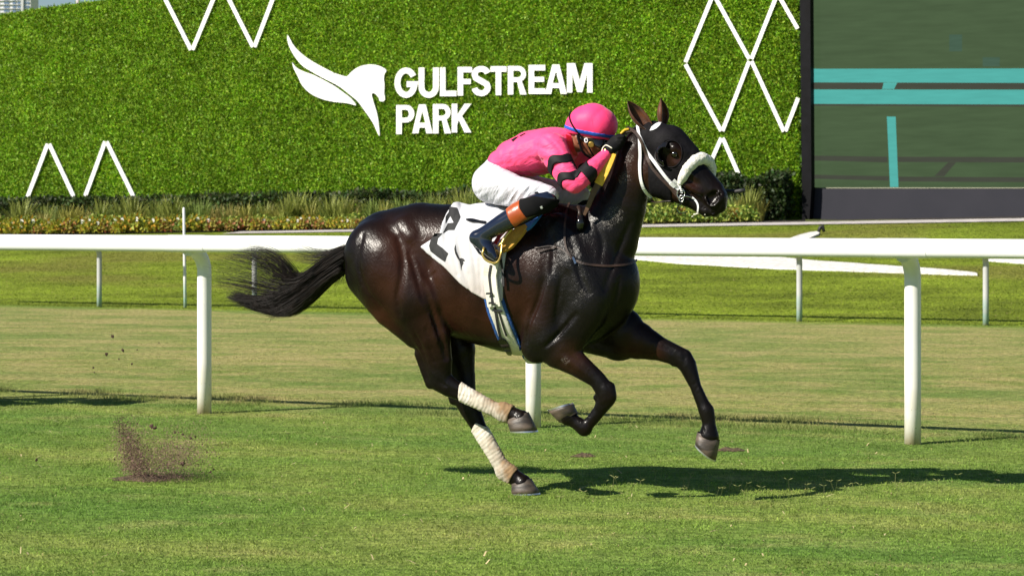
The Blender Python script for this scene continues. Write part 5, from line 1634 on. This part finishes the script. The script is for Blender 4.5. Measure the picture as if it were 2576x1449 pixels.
JLO, JHI = bounds([(1150, 235), (1620, 690)], (-.46, .46), .02)
def jfield(h=.0075): return Field(JLO, JHI, h)
mir = lambda st: (st[0], -st[1], st[2], st[3], st[4])
tor = [S(1264, 410, 0, 34, .125), S(1296, 399, 0, 49, .150), S(1338, 387, 0, 58, .170), S(1384, 378, 0, 57, .185), S(1410, 370, 0, 44, .165)]
arm = [S(1388, 374, .165, 40, .075), S(1410, 415, .215, 33, .062), S(1432, 452, .245, 28, .055), S(1446, 463, .245, 25, .052), S(1462, 452, .235, 24, .048), S(1494, 420, .19, 21, .042), S(1528, 386, .125, 15, .03)]
hip = [S(1241, 456, 0, 48, .15), S(1258, 432, 0, 42, .135)]
thi = [S(1238, 464, .085, 50, .095), S(1296, 482, .165, 40, .080), S(1350, 489, .225, 33, .066), S(1378, 494, .25, 28, .058)]
shin = [S(1378, 500, .262, 25, .052), S(1345, 518, .285, 29, .052), S(1304, 540, .305, 29, .05), S(1262, 563, .315, 24, .043), S(1224, 586, .32, 20, .036), S(1203, 598, .32, 20, .036)]
foot = [S(1197, 599, .32, 18, .032), S(1216, 612, .32, 21, .038), S(1238, 636, .32, 16, .042), S(1250, 650, .32, 10, .036)]
head = [S(1474, 334, 0, 40, .076), S(1486, 348, 0, 40, .074), S(1494, 370, 0, 26, .055), S(1503, 385, 0, 16, .036)]
neck = [S(1412, 368, 0, 30, .065), S(1445, 362, 0, 24, .058), S(1470, 352, 0, 26, .06)]
shrink = lambda L_, k: [(p[0], p[1], p[2], p[3] * k, p[4] * k) for p in L_]
BF = jfield(.008)
for c in (tor, hip): chain(BF, shrink(c, .76), k=.03)
for c in (arm, thi, shin, foot):
    chain(BF, shrink(c, .70), k=.02); chain(BF, [mir(p) for p in shrink(c, .70)], k=.02)
chain(BF, neck, k=.02); chain(BF, head, k=.015)
chain(BF, [S(1521, 366, 0, 5, .010), S(1527, 374, 0, 6, .013)], k=.012)                # nose
chain(BF, [S(1512, 386, 0, 8, .022), S(1514, 392, 0, 7, .02)], k=.010)                 # lips
chain(BF, [S(1520, 350, 0, 8, .05)], k=.012)                                          # brow
for sd in (1, -1): chain(BF, [S(1507, 368, .045 * sd, 12, .02)], k=.015)              # cheek
rider = mesh_of('person', BF, M_skin, 2); place(rider)
tag(rider, 'jockey crouched low in pink silks and white breeches on the galloping horse', 'person')
def ear_mesh(side):
    P = [S(1452, 347, .074 * side, 8, .010), S(1455, 358, .074 * side, 6, .009)]
    g = Field(np.min([p[:3] for p in P], 0) - .04, np.max([p[:3] for p in P], 0) + .04, .004)
    chain(g, P, k=0); chain(g, [S(1454, 350, .086 * side, 4, .006)], k=.004, sub=True)
    mesh_of('ear', g, M_skin, 1, rider)
ear_mesh(1); ear_mesh(-1)
ball('eye', hp(1516, 361, .032)[0], .011, M_eye, rider, 10); ball('eye', hp(1516, 361, -.032)[0], .011, M_eye, rider, 10)

# jacket
JF = jfield(.0065)
chain(JF, tor, k=.03); chain(JF, arm, k=.028); chain(JF, [mir(p) for p in arm], k=.028)
chain(JF, [S(1408, 360, 0, 38, .11), S(1428, 358, 0, 30, .075)], k=.03)
AF = jfield(.0065); chain(AF, arm, k=.02)
def creases(X, Y, Z):
    near = fbm(X * 16 + Z * 9, Y * 9, Z * 20 - X * 6, 17, 3) - .5
    return .005 * near
near_only(JF, creases); near_only(AF, creases)
GJ = lambda pts, r=.010, d=.005: groove(JF, pts, r, d)
for pts, r, d in (([(1412, 388), (1390, 400), (1362, 405), (1335, 400)], .014, .007), ([(1408, 378), (1385, 378), (1360, 372), (1340, 362)], .012, .005), ([(1418, 395), (1400, 415), (1380, 428), (1352, 432)], .013, .008),
                  ([(1372, 452), (1345, 440), (1315, 436), (1285, 430)], .012, .006), ([(1350, 446), (1320, 428), (1295, 418)], .010, .005), ([(1258, 438), (1275, 428), (1300, 424)], .009, .005),
                  ([(1245, 420), (1262, 414), (1285, 412)], .008, .004), ([(1240, 405), (1258, 402), (1280, 400)], .008, .003), ([(1385, 345), (1402, 352), (1420, 368)], .010, .005), ([(1368, 340), (1390, 356), (1410, 380)], .011, .005),
                  ([(1355, 360), (1352, 385), (1362, 415), (1380, 440)], .012, .005), ([(1430, 440), (1418, 425), (1400, 416)], .009, .005), ([(1462, 462), (1450, 455), (1436, 452)], .008, .005), ([(1500, 425), (1490, 416), (1480, 414)], .006, .003),
                  ([(1512, 412), (1503, 404), (1496, 402)], .006, .003), ([(1478, 446), (1470, 432), (1458, 428)], .008, .004), ([(1300, 352), (1290, 380), (1288, 410)], .016, .004), ([(1420, 452), (1408, 436), (1394, 430)], .009, .004), ([(1270, 364), (1262, 385), (1266, 410)], .014, .003)):
    GJ(pts, r, d)
X, Y, Z = np.meshgrid(*JF.ax, indexing='ij')
# cut the cuffs cleanly at the wrist and the hem at the waist
w0, w1 = hp(1500, 412, .18)[0], hp(1528, 386, .125)[0]
for s_y in (1, -1):
    a_ = np.array([w1[0], w1[1] * s_y, w1[2]]); d_ = np.array([w1[0] - w0[0], (w1[1] - w0[1]) * s_y, w1[2] - w0[2]]); d_ /= np.linalg.norm(d_)
    cut = (X - a_[0]) * d_[0] + (Y - a_[1]) * d_[1] + (Z - a_[2]) * d_[2]
    reg = (X > w0[0] - .02) & (Y * np.sign(w1[1] * s_y) > .02)
    JF.f = np.where(reg, np.maximum(JF.f, cut), JF.f).astype(np.float32)
JF.f[0] = JF.f[-1] = 1; JF.f[:, :, 0] = 1
jacket = mesh_of('jacket', JF, M_pink, 2, rider)
# black bands on the sleeves
C8 = lambda pts: [(1171.2 + x * .31842, 234.2 + y * .31842) for x, y in pts]
def sleeve_band(a, b, t0, t1):
    A, Bp = np.array(a[:3]), np.array(b[:3])
    d = Bp - A; L_ = np.linalg.norm(d); d /= L_
    lo = np.minimum(A, Bp) - .11; hi = np.maximum(A, Bp) + .11
    def slab(X, Y, Z):
        s_ = ((X - A[0]) * d[0] + (Y - A[1]) * d[1] + (Z - A[2]) * d[2]) / L_
        s_ = s_ + .06 * np.sin(X * 40 + Z * 25)
        rad = np.sqrt(np.maximum((X - A[0]) ** 2 + (Y - A[1]) ** 2 + (Z - A[2]) ** 2 - (s_ * L_) ** 2, 0))
        return np.maximum(np.maximum(t0 - s_, s_ - t1) * L_, rad - .105)
    g = shell(AF, lo, hi, .0048, .0045, None, 0, slab)
    V0, Q0 = surface_nets(g.f, g.lo, g.h); V0 = relax(V0, Q0, 1)
    new_mesh('sleeve_band', V0, Q0, M_bands, True, jacket)
    new_mesh('sleeve_band', V0 * np.array([1, -1, 1]), Q0[:, ::-1], M_bands, True, jacket)
sleeve_band(arm[0], arm[3], .36, .56)
sleeve_band(arm[0], arm[3], .78, .97)
sleeve_band(arm[4], arm[6], .10, .38)
# sash marks on the back
decal('back_mark', JF, C8([(360, 372), (395, 352), (420, 345), (375, 388)]), .002, M_bands, jacket, step=2)
decal('back_mark', JF, C8([(425, 340), (470, 318), (475, 322), (435, 346)]), .002, M_bands, jacket, step=2)
# collar
decal('collar', JF, C8([(790, 330), (830, 345), (850, 420), (890, 500), (850, 490), (820, 440), (795, 390)]), .004, mat('collar_red', (0.62, 0.012, 0.03), (0.70, 0.02, 0.04), rough=.5), jacket, step=3)

# breeches
PF = jfield(.0065)
chain(PF, hip, k=.04); chain(PF, thi, k=.03); chain(PF, [mir(p) for p in thi], k=.03)
near_only(PF, lambda X, Y, Z: .005 * (fbm(X * 24 - Z * 12, Y * 8, Z * 9 + X * 8, 43, 3) - .5))
rb = np.random.default_rng(2)
for j in range(17):                                  # stretch folds fanning from the seat to the knee
    t = j / 16
    x0, y0 = 1205 + 122 * t, 520 - 8 * t
    x1, y1 = x0 + 22 + 22 * rb.random(), y0 - 36 - 18 * rb.random()
    mx_, my_ = (x0 + x1) / 2 + 5 * (rb.random() - .2), (y0 + y1) / 2 - 4
    groove(PF, [(x0, y0 - 6 * rb.random()), (mx_, my_), (x1, y1)], .007 + .004 * rb.random(), .0055 + .003 * rb.random())
for pts in ([(1196, 470), (1222, 452), (1250, 445)], [(1193, 490), (1225, 478), (1252, 472)], [(1215, 425), (1235, 432), (1262, 448)], [(1365, 470), (1345, 480), (1330, 496)], [(1380, 480), (1362, 490), (1350, 502)], [(1330, 460), (1318, 472), (1312, 488)], [(1290, 455), (1312, 460), (1340, 466)]):
    groove(PF, pts, .008, .0035)
breeches = mesh_of('breeches', PF, M_breech, 2, rider)
# lower legs
def leg(flip):
    LFd = jfield(.0075)
    st = shin; ft = foot
    if flip: st = [mir(p) for p in shin]; ft = [mir(p) for p in foot]
    chain(LFd, st, k=.015); chain(LFd, ft, k=.014)
    sole = [S(1186, 606, .32, 5, .03), S(1206, 636, .32, 4, .034), S(1236, 658, .32, 4, .04), S(1250, 658, .32, 4, .036)]
    if flip: sole = [mir(p) for p in sole]
    boot = mesh_of('boot', LFd, M_boot, 2, rider)
    if not flip:
        spV, spF = tube([p[:3] for p in sole], [.008, .007, .007, .006], 8)
        new_mesh('sole', spV, spF, M_gloss, True, boot)
    LL = LFd
    def sh(nm, poly, off, m, par, po=.33):
        lo, hi = bounds(poly, (.18, .40), .02)
        if flip:
            g = Field((lo[0], -hi[1] - .0, lo[2]), (hi[0], -lo[1], hi[2]), .0055)
            g = shell(LL, g.lo, g.lo + g.h * (g.n - 1), .0055, off, poly, po)
        else:
            g = shell(LL, lo, hi, .005, off, poly, po)
        return mesh_of(nm, g, m, 1, par)
    sh('tan_panel', C8([(318, 915), (420, 815), (440, 905), (492, 990), (388, 1062)]), .0055, M_tan, boot)
    sh('knee_cover', C8([(416, 838), (540, 815), (690, 840), (745, 880), (700, 925), (600, 950), (486, 985), (440, 915)]), .011, M_knee, boot)
    return boot, LFd
boot_n, LFn = leg(False)
leg(True)
decal('knee_tab', PF, C8([(548, 785), (575, 782), (600, 820), (595, 835), (560, 828)]), .006, M_knee, boot_n, step=3)
decal('knee_tag', LFn, C8([(585, 895), (602, 888), (606, 905), (592, 910)]), .014, M_strapw, boot_n, step=2)
# stirrup iron
stir = empty('stirrup'); place(stir); tag(stir, 'gold stirrup iron round the near boot', 'stirrup')
wire('iron', [(1218, 622, .37), (1214, 640, .375), (1224, 655, .375), (1244, 662, .37), (1255, 655, .36), (1261, 635, .33), (1263, 612, .315), (1254, 620, .31)], .007, M_gold, stir)
wire('iron', [(1216, 640, .28), (1226, 652, .28), (1246, 660, .29), (1258, 645, .30), (1262, 614, .31)], .006, M_gold, stir)
wire('stirrup_leather', [(1262, 614, .312), (1272, 595, .300), (1288, 575, .285)], .008, M_gold, stir)

# helmet
HM = Field(*bounds([(1400, 240), (1580, 380)], (-.16, .16), .02), .0058)
hel = [S(1461, 319, 0, 39, .098), S(1476, 312, 0, 47, .106), S(1492, 310, 0, 50, .108), S(1508, 316, 0, 46, .104)]
chain(HM, hel, k=0)
X, Y, Z = np.meshgrid(*HM.ax, indexing='ij')
sd = poly_sd(HM.ax[0], HM.ax[2], poly_local([(1395, 318), (1418, 331), (1440, 336), (1480, 344), (1525, 354), (1560, 352), (1600, 300), (1560, 220), (1395, 220)], 0))
HE = Field(HM.lo, HM.lo + HM.h * (HM.n - 1), HM.h); HE.f = np.maximum(HM.f, sd[:, None, :]).astype(np.float32)
HE.f = HE.f - (.0025 * (fbm(X * 22, Y * 12, Z * 12, 3, 3) - .5)).astype(np.float32)
helmet = mesh_of('helmet', HE, M_helm, 2, rider)
bandp = [(1415, 313), (1424, 315), (1460, 326), (1500, 334), (1535, 340), (1560, 338), (1560, 346), (1535, 349), (1498, 343.5), (1458, 335.5), (1424, 325), (1412, 322)]
g = shell(HM, HM.lo, HM.lo + HM.h * (HM.n - 1), .0042, .0030, bandp, .06)
mesh_of('blue_band', g, mat('blue_band', (0.012, 0.10, 0.52), (0.02, 0.13, 0.58), rough=.5), 1, helmet)
strap('elastic', HM, [(1437, 282), (1434, 296), (1440, 314), (1452, 330), (1464, 343)], .008, .004, .004, M_knee, helmet, n=14)
for pts in ([(1496, 262), (1520, 285), (1536, 310), (1544, 338)], [(1478, 262), (1486, 290), (1492, 320), (1496, 342)]):
    strap('seam', HM, pts, .003, .0005, .001, M_helm, helmet, n=14)
wire('chin_strap', [(1452, 338, .085), (1458, 362, .082), (1468, 385, .066), (1488, 400, .03)], .006, M_knee, helmet, 14)
wire('chin_strap', [(1458, 340, .086), (1476, 360, .080), (1486, 380, .06), (1496, 396, .03)], .005, M_knee, helmet, 14)
# goggles
gog = [(1462, 345), (1490, 349), (1530, 352), (1535, 374), (1512, 375), (1500, 369), (1484, 360), (1464, 354)]
g = shell(BF, *bounds(gog, (-.11, .11), .02), .0045, .010, gog, .05)
goggles = mesh_of('goggles', g, M_gloss, 2, rider)
for (x, y, r, m) in ((1488, 362, .0165, M_gold),):
    c = cast(BF, x, y)[0]; nn = BF.normal(c[None], .02)[0]
    V, Fc = tube([c + nn * .012, c + nn * .018, c + nn * .020], [r, r, r * .8], 18); new_mesh('gold_badge', V, Fc, m, False, goggles)
wire('clip', [(1471, 350, .088), (1477, 349, .088), (1478, 357, .086), (1472, 358, .086), (1471, 350, .088)], .0035, M_strapw, goggles, 16)
# gloved hands
def hand(flip):
    sy = -1 if flip else 1
    GLf = Field(*bounds([(1505, 320), (1610, 410)], (-.2, .2), .03), .0045)
    m = (lambda p: mir(p)) if flip else (lambda p: p)
    chain(GLf, [m(S(1524, 388, .128, 14, .026)), m(S(1534, 376, .115, 17, .03)), m(S(1548, 360, .10, 18, .022)), m(S(1556, 352, .095, 15, .022))], k=.008)
    for i, (dx, dy) in enumerate(((0, 0), (-3, 9), (-7, 17), (-12, 24))):            # four fingers curled round the rein
        r = 5.2 - .35 * i
        chain(GLf, [m(S(1556 + dx, 346 + dy, .112, r, r * .00215)), m(S(1568 + dx, 344 + dy, .105, r, r * .00215)), m(S(1572 + dx, 350 + dy, .080, r, r * .0021)), m(S(1562 + dx, 355 + dy, .068, r * .9, r * .002))], k=.004)
    chain(GLf, [m(S(1540, 368, .085, 6, .012)), m(S(1550, 350, .072, 5.5, .012)), m(S(1562, 340, .070, 5, .011))], k=.006)   # thumb
    gl_ = mesh_of('glove', GLf, M_glove, 1, rider)
    if not flip:
        wire('cuff_trim', [(1522, 398, .155), (1514, 388, .155), (1516, 374, .145), (1524, 366, .14), (1534, 370, .145), (1540, 374, .145)], .0035, M_foam, gl_, 18)
        decal('glove_mark', GLf, [(1517, 382), (1522, 376), (1526, 381), (1523, 383), (1524, 390), (1520, 390), (1521, 383)], .002, M_gold, gl_, step=1.5)
hand(False); hand(True)

# whip carried on the far side
P = [hp(1556, 356, -.11)[0], hp(1700, 414, -.16)[0], hp(1830, 483, -.15)[0], hp(1872, 479.5, -.15)[0]]
Pw = spline(np.array([list(hp(1545, 360, -.115)[0]), list(hp(1650, 405, -.18)[0]), list(hp(1760, 470, -.17)[0]), list(hp(1836, 482, -.14)[0]), list(hp(1873, 479, -.13)[0])]), 26)
V, Fc = tube(Pw, np.concatenate([np.full(6, .011), np.full(12, .007), np.full(8, .012)]), 8)
whip = new_mesh('riding_whip', V, Fc, M_black, True); place(whip)
tag(whip, 'black riding whip whose tip shows past the horse nose', 'whip')

# ------------------------------------------------------------------ turf
M_blade = mat('grass_blade', (0.9, 0.9, 0.9), (1.1, 1.1, 1.1), scale=2, rough=0.6, spec=.2, attr='col', transl=.35)
rg = np.random.default_rng(3)
def blades(name, n, ylo, yhi, hmin, hmax, w0_, power, xr=(-30, 2606), label=None, infield=False):
    # even spread over the ground seen between two sight lines, denser close by
    d0, d1 = (31.0, 57.0) if infield else (CH * F / (yhi - CY), CH * F / (ylo - CY))
    d = (d0 ** (2 - power) + rg.random(n) * (d1 ** (2 - power) - d0 ** (2 - power))) ** (1 / (2 - power))
    x = ((rg.uniform(*xr, n)) - CX) / F * d
    q = x * RN[0] + d * RN[1]; u = x * RU[0] + d * RU[1]
    keep = (q > Q2 - .1) & (q < QW - 4.4) if infield else q < Q2 - .05
    x, d, q, u = x[keep], d[keep], q[keep], u[keep]; n = len(x)
    tuft = fbm(u * 3.0, q * 3.0, 0, 51, 3); tuft2 = fbm(u * 14, q * 14, 0, 57, 2)
    dry_zone = np.clip((q - Q1 - .4) / .6, 0, 1)
    h = (hmin + (hmax - hmin) * rg.random(n) ** 1.5) * (.55 + .9 * tuft * tuft2 * 2) * (1 - .45 * dry_zone)
    base = np.stack([x, d, terrain(x, d) - .002], 1)
    if infield: dry_zone = dry_zone * 0; h = np.maximum(h, hmin)
    a = rg.uniform(0, 2 * math.pi, n); lean = rg.uniform(.3, 1.5, n)
    L_ = np.stack([np.cos(a) * lean * h, np.sin(a) * lean * h, h], 1)
    b = rg.uniform(0, 2 * math.pi, n); wv = np.stack([np.cos(b), np.sin(b), np.zeros(n)], 1) * (w0_ * rg.uniform(.6, 1.4, n))[:, None]
    mid = base + L_ * .5; mid[:, 2] += h * .12
    V = np.stack([base, mid + wv, base + L_, mid - wv], 1).reshape(-1, 3)
    me = bpy.data.meshes.new(name)
    me.vertices.add(n * 4); me.vertices.foreach_set('co', V.astype(np.float32).ravel())
    me.loops.add(4 * n); me.loops.foreach_set('vertex_index', np.arange(4 * n, dtype=np.int32))
    me.polygons.add(n)
    me.polygons.foreach_set('loop_start', (np.arange(n) * 4).astype(np.int32))
    me.polygons.foreach_set('loop_total', np.full(n, 4, np.int32))
    me.update(calc_edges=True)
    me.materials.append(M_blade)
    o = bpy.data.objects.new(name, me); COL.objects.link(o)
    cm = fbm(u * 7, q * 9, 0, 63, 3)[:, None]
    c = lawn_color(x, d) * (1.0 + .7 * (rg.random((n, 1)) - .45)) * (.60 + .82 * cm)
    straw = (rg.random(n) < .014 + .08 * dry_zone)[:, None]
    c = np.where(straw, np.array([.36, .29, .13]) * rg.uniform(.6, 1.2, (n, 1)), c * np.array([1.12, 1.15, 1.0]))
    set_color(o, np.repeat(np.clip(c, 0, 1), 4, axis=0))
    return tag(o, label, 'grass', kind='stuff')
blades('infield_grass', 150000, 0, 0, .010, .026, .013, .6, label='bright green infield lawn beyond the second rail', infield=True)
blades('turf_grass', 520000, 905, 1475, .005, .017, .0020, .6, label='short green racing turf under and in front of the horse')
blades('dry_turf', 150000, 770, 905, .006, .018, .0034, .8, label='drier yellowish turf between the two rails')

# longer unmown grass under the near rail
def tall_blades(name, n, qlo, qhi, hmin, hmax, label):
    u = rg.uniform(u1 - 4.5, u3 + 3.5, n); q = rg.uniform(qlo, qhi, n)
    k = fbm(u * 2.2, q * 3, 0, 77, 3) > rg.uniform(.46, .62, n)
    u, q = u[k], q[k]; n = len(u)
    x = u * RU[0] + q * RN[0]; d = u * RU[1] + q * RN[1]
    h = rg.uniform(hmin, hmax, n); a = rg.uniform(0, 6.28, n); lean = rg.uniform(.1, .8, n)
    base = np.stack([x, d, np.zeros(n)], 1); L_ = np.stack([np.cos(a) * lean * h, np.sin(a) * lean * h, h], 1)
    b = rg.uniform(0, 6.28, n); wv = np.stack([np.cos(b), np.sin(b), np.zeros(n)], 1) * .0018
    mid = base + L_ * .55; mid[:, 2] += h * .12
    V = np.stack([base - wv, base + wv, mid, base + L_], 1).reshape(-1, 3)
    i = np.arange(n)[:, None] * 4
    o = new_mesh(name, V, np.concatenate([np.concatenate([i, i + 1, i + 2], 1), np.concatenate([i + 1, i + 3, i + 2], 1)]), M_blade)
    set_color(o, np.repeat(np.clip(lawn_color(x, d) * rg.uniform(.6, 1.3, (n, 1)), 0, 1), 4, axis=0))
    return tag(o, label, 'grass', kind='stuff')
tall_blades('unmown_grass', 42000, Q1 + .5, Q1 + 1.6, .018, .05, 'longer unmown grass along the foot of the near rail')

# seed heads, straw and torn scraps lying on the turf
M_straw = mat('straw', (.42, .34, .17), (.55, .46, .26), scale=20, rough=.9)
Vs, Fs = [], []
for _ in range(230):
    py_ = CY + CH * F / rg.uniform(10.2, 17.5); px_ = rg.uniform(0, 2576)
    g = ground(px_, py_); a = rg.uniform(0, 6.28); L_ = rg.uniform(.02, .075); w_ = rg.uniform(.0015, .004)
    d_ = np.array([math.cos(a), math.sin(a), rg.uniform(-.1, .35)]) * L_; s2 = np.array([-math.sin(a), math.cos(a), 0]) * w_
    z = np.array([0, 0, rg.uniform(.012, .03)]); i = len(Vs)
    m_ = g + d_ * .5 + z + np.array([0, 0, rg.uniform(0, .012)])
    Vs += [g + z - s2, g + z + s2, m_ + s2, m_ - s2, g + z + d_]; Fs += [(i, i + 1, i + 2, i + 3), (i + 3, i + 2, i + 4)]
tag(new_mesh('straw_litter', Vs, Fs, M_straw), 'pale straw scraps scattered over the turf', 'straw', kind='stuff')
Vs, Fs, Cs = [], [], []
for _ in range(70):
    if rg.random() < .85: px_, py_ = rg.uniform(1400, 2420), rg.normal(1236, 14)
    else: px_, py_ = rg.uniform(0, 2576), rg.uniform(1150, 1420)
    g = ground(px_, py_); h = rg.uniform(.03, .075); a = rg.uniform(0, 6.28); l = rg.uniform(.1, .5)
    top = g + np.array([math.cos(a) * l * h, math.sin(a) * l * h, h]); i = len(Vs)
    s2 = np.array([.0012, .0005, 0])
    Vs += [g - s2, g + s2, top + s2, top - s2]; Fs.append((i, i + 1, i + 2, i + 3))
    for q in range(3):
        b = a + (q - 1) * 1.6; e = np.array([math.cos(b), math.sin(b) * .6, .35]) * rg.uniform(.015, .035); i = len(Vs)
        Vs += [top, top + e * .6 + np.array([0, 0, .002]), top + e, top + e * .5 - np.array([0, 0, .002])]; Fs.append((i, i + 1, i + 2, i + 3))
M_seed = mat('seed_head', (.20, .24, .07), (.32, .32, .12), scale=20, rough=.8)
tag(new_mesh('seed_heads', Vs, Fs, M_seed), 'thin grass seed heads standing in the turf by the shadow', 'grass', kind='stuff')

# torn divots in the turf
M_divot = mat('torn_soil', (.045, .030, .018), (.12, .085, .045), scale=40, rough=.95, bump=.8, bscale=60, bdist=.02)
for px_, py_, r_, lab in ((352, 1207, .13, 'torn divot under the kicked-up soil burst'), (1468, 1149, .055, 'small torn divot below the folded front hoof'), (1842, 1134, .075, 'torn divot right of the reaching front hoof')):
    Vd, Fd = [(0, 0, .012)], []
    for k in range(16):
        a = 2 * math.pi * k / 16; rr = r_ * (.65 + .6 * rg.random())
        Vd += [(rr * .55 * math.cos(a), rr * .55 * math.sin(a), .016 + .012 * rg.random()), (rr * 1.3 * math.cos(a), rr * math.sin(a), .003)]
    for k in range(16):
        j = (k + 1) % 16
        Fd += [(0, 1 + 2 * k, 1 + 2 * j), (1 + 2 * k, 2 + 2 * k, 2 + 2 * j, 1 + 2 * j)]
    o = new_mesh('divot', Vd, Fd, M_divot); o.location = ground(px_, py_); tag(o, lab, 'divot')

# ------------------------------------------------------------------ dirt kicked up behind the horse
M_dirt = mat('dirt', (.055, .030, .022), (.13, .078, .055), scale=30, rough=.95)
M_dust = mat('dust', (.25, .15, .115), (.34, .215, .175), scale=30, rough=.95)
DD = CH * F / (1205 - CY)
def specks(name, pts, sizes, m, label):
    n = len(pts); sizes = np.asarray(sizes)[:, None]
    r = [rg.normal(size=(n, 3)) for _ in range(4)]
    V = np.stack([pts + sizes * v / np.linalg.norm(v, axis=1)[:, None] for v in r], 1).reshape(-1, 3)
    i = np.arange(n)[:, None] * 4
    Fc = np.concatenate([np.concatenate([i + a, i + b, i + c], 1) for a, b, c in ((0, 1, 2), (0, 1, 3), (0, 2, 3), (1, 2, 3))])
    return tag(new_mesh(name, V, Fc, m), label, 'dirt', kind='stuff')
def plume(n, c0, c1, s0, s1, depth):
    t = rg.random(n) ** 1.3
    px_ = c0[0] + (c1[0] - c0[0]) * t + rg.normal(size=n) * (s0 + (s1 - s0) * t)
    py_ = np.minimum(c0[1] + (c1[1] - c0[1]) * t + rg.normal(size=n) * (s0 + (s1 - s0) * t) * .8, 1212)
    d = DD + rg.normal(size=n) * depth
    return np.stack([(px_ - CX) / F * d, d, np.maximum(CH - (py_ - CY) / F * d, .01)], 1)
P = np.concatenate([plume(2600, (352, 1196), (316, 1090), 17, 19, .08), plume(500, (320, 1100), (300, 1052), 9, 12, .06), plume(500, (420, 1150), (520, 1140), 40, 45, .1)])
specks('soil_spray', P, np.abs(rg.normal(size=len(P))) * .0026 + .0016, M_dirt, 'dark burst of soil kicked up from the turf behind the horse')
P = np.concatenate([plume(20000, (385, 1185), (480, 1125), 36, 48, .14), plume(11000, (345, 1185), (322, 1078), 22, 25, .1)])
specks('dust_spray', P, np.abs(rg.normal(size=len(P))) * .0016 + .0010, M_dust, 'thin reddish dust drifting right of the soil burst')
clods = [(283, 846, 5), (309, 881, 4.5), (268, 891, 4), (235, 925, 2.6), (332, 915, 2.4), (299, 903, 2), (381, 1072, 5), (390, 1076, 5.5), (440, 1087, 4.5), (459, 1092, 3), (459, 1166, 5.5), (537, 1180, 3), (530, 1186, 3), (344, 1128, 4),
         (480, 1102, 3), (345, 880, 2), (237, 937, 1.8), (400, 862, 1.8), (92, 1156, 4)]
V0, F0 = [], []
for i in range(5):
    t = math.pi * i / 4
    for k in range(7):
        a = 2 * math.pi * k / 7; rr = 1 + .45 * math.sin(3.1 * i + 2.3 * k)
        V0.append((rr * math.sin(t) * math.cos(a), rr * math.sin(t) * math.sin(a), .7 * rr * math.cos(t)))
for i in range(4):
    for k in range(7): F0.append((i * 7 + k, (i + 1) * 7 + k, (i + 1) * 7 + (k + 1) % 7, i * 7 + (k + 1) % 7))
cl0 = None
for j, (x, y, r) in enumerate(clods):
    if cl0 is None: o = cl0 = new_mesh('dirt_clod', V0, F0, M_dirt, False)
    else: o = cl0.copy(); COL.objects.link(o)
    d = DD + rg.normal() * .1
    o.location = at(x, y, d); sc_ = r * d / F; o.scale = (sc_ * rg.uniform(.7, 1.4), sc_, sc_ * rg.uniform(.6, 1.2)); o.rotation_euler = rg.uniform(0, 6, 3)
    low = y > 1000
    tag(o, 'dark clod of soil flying low beside the dust burst' if low else 'dark scrap of soil flying high left of the left rail post', 'soil', 'clods flying low' if low else 'scraps flying high')

# ------------------------------------------------------------------ the horse that follows: out of the picture, its shadow reaches in
def copy_tree(o, parent=None):
    c = o.copy(); COL.objects.link(c); c.parent = parent
    for ch in o.children: copy_tree(ch, c)
    return c
off2 = np.array([-6.15, 5.55, 0])
for src, lab in ((horse, 'second racehorse following just outside the left edge, only its shadow showing'), (rider, 'second jockey just outside the left edge, only the shadow showing')):
    c = copy_tree(src); c.location = HO + off2; c['label'] = lab
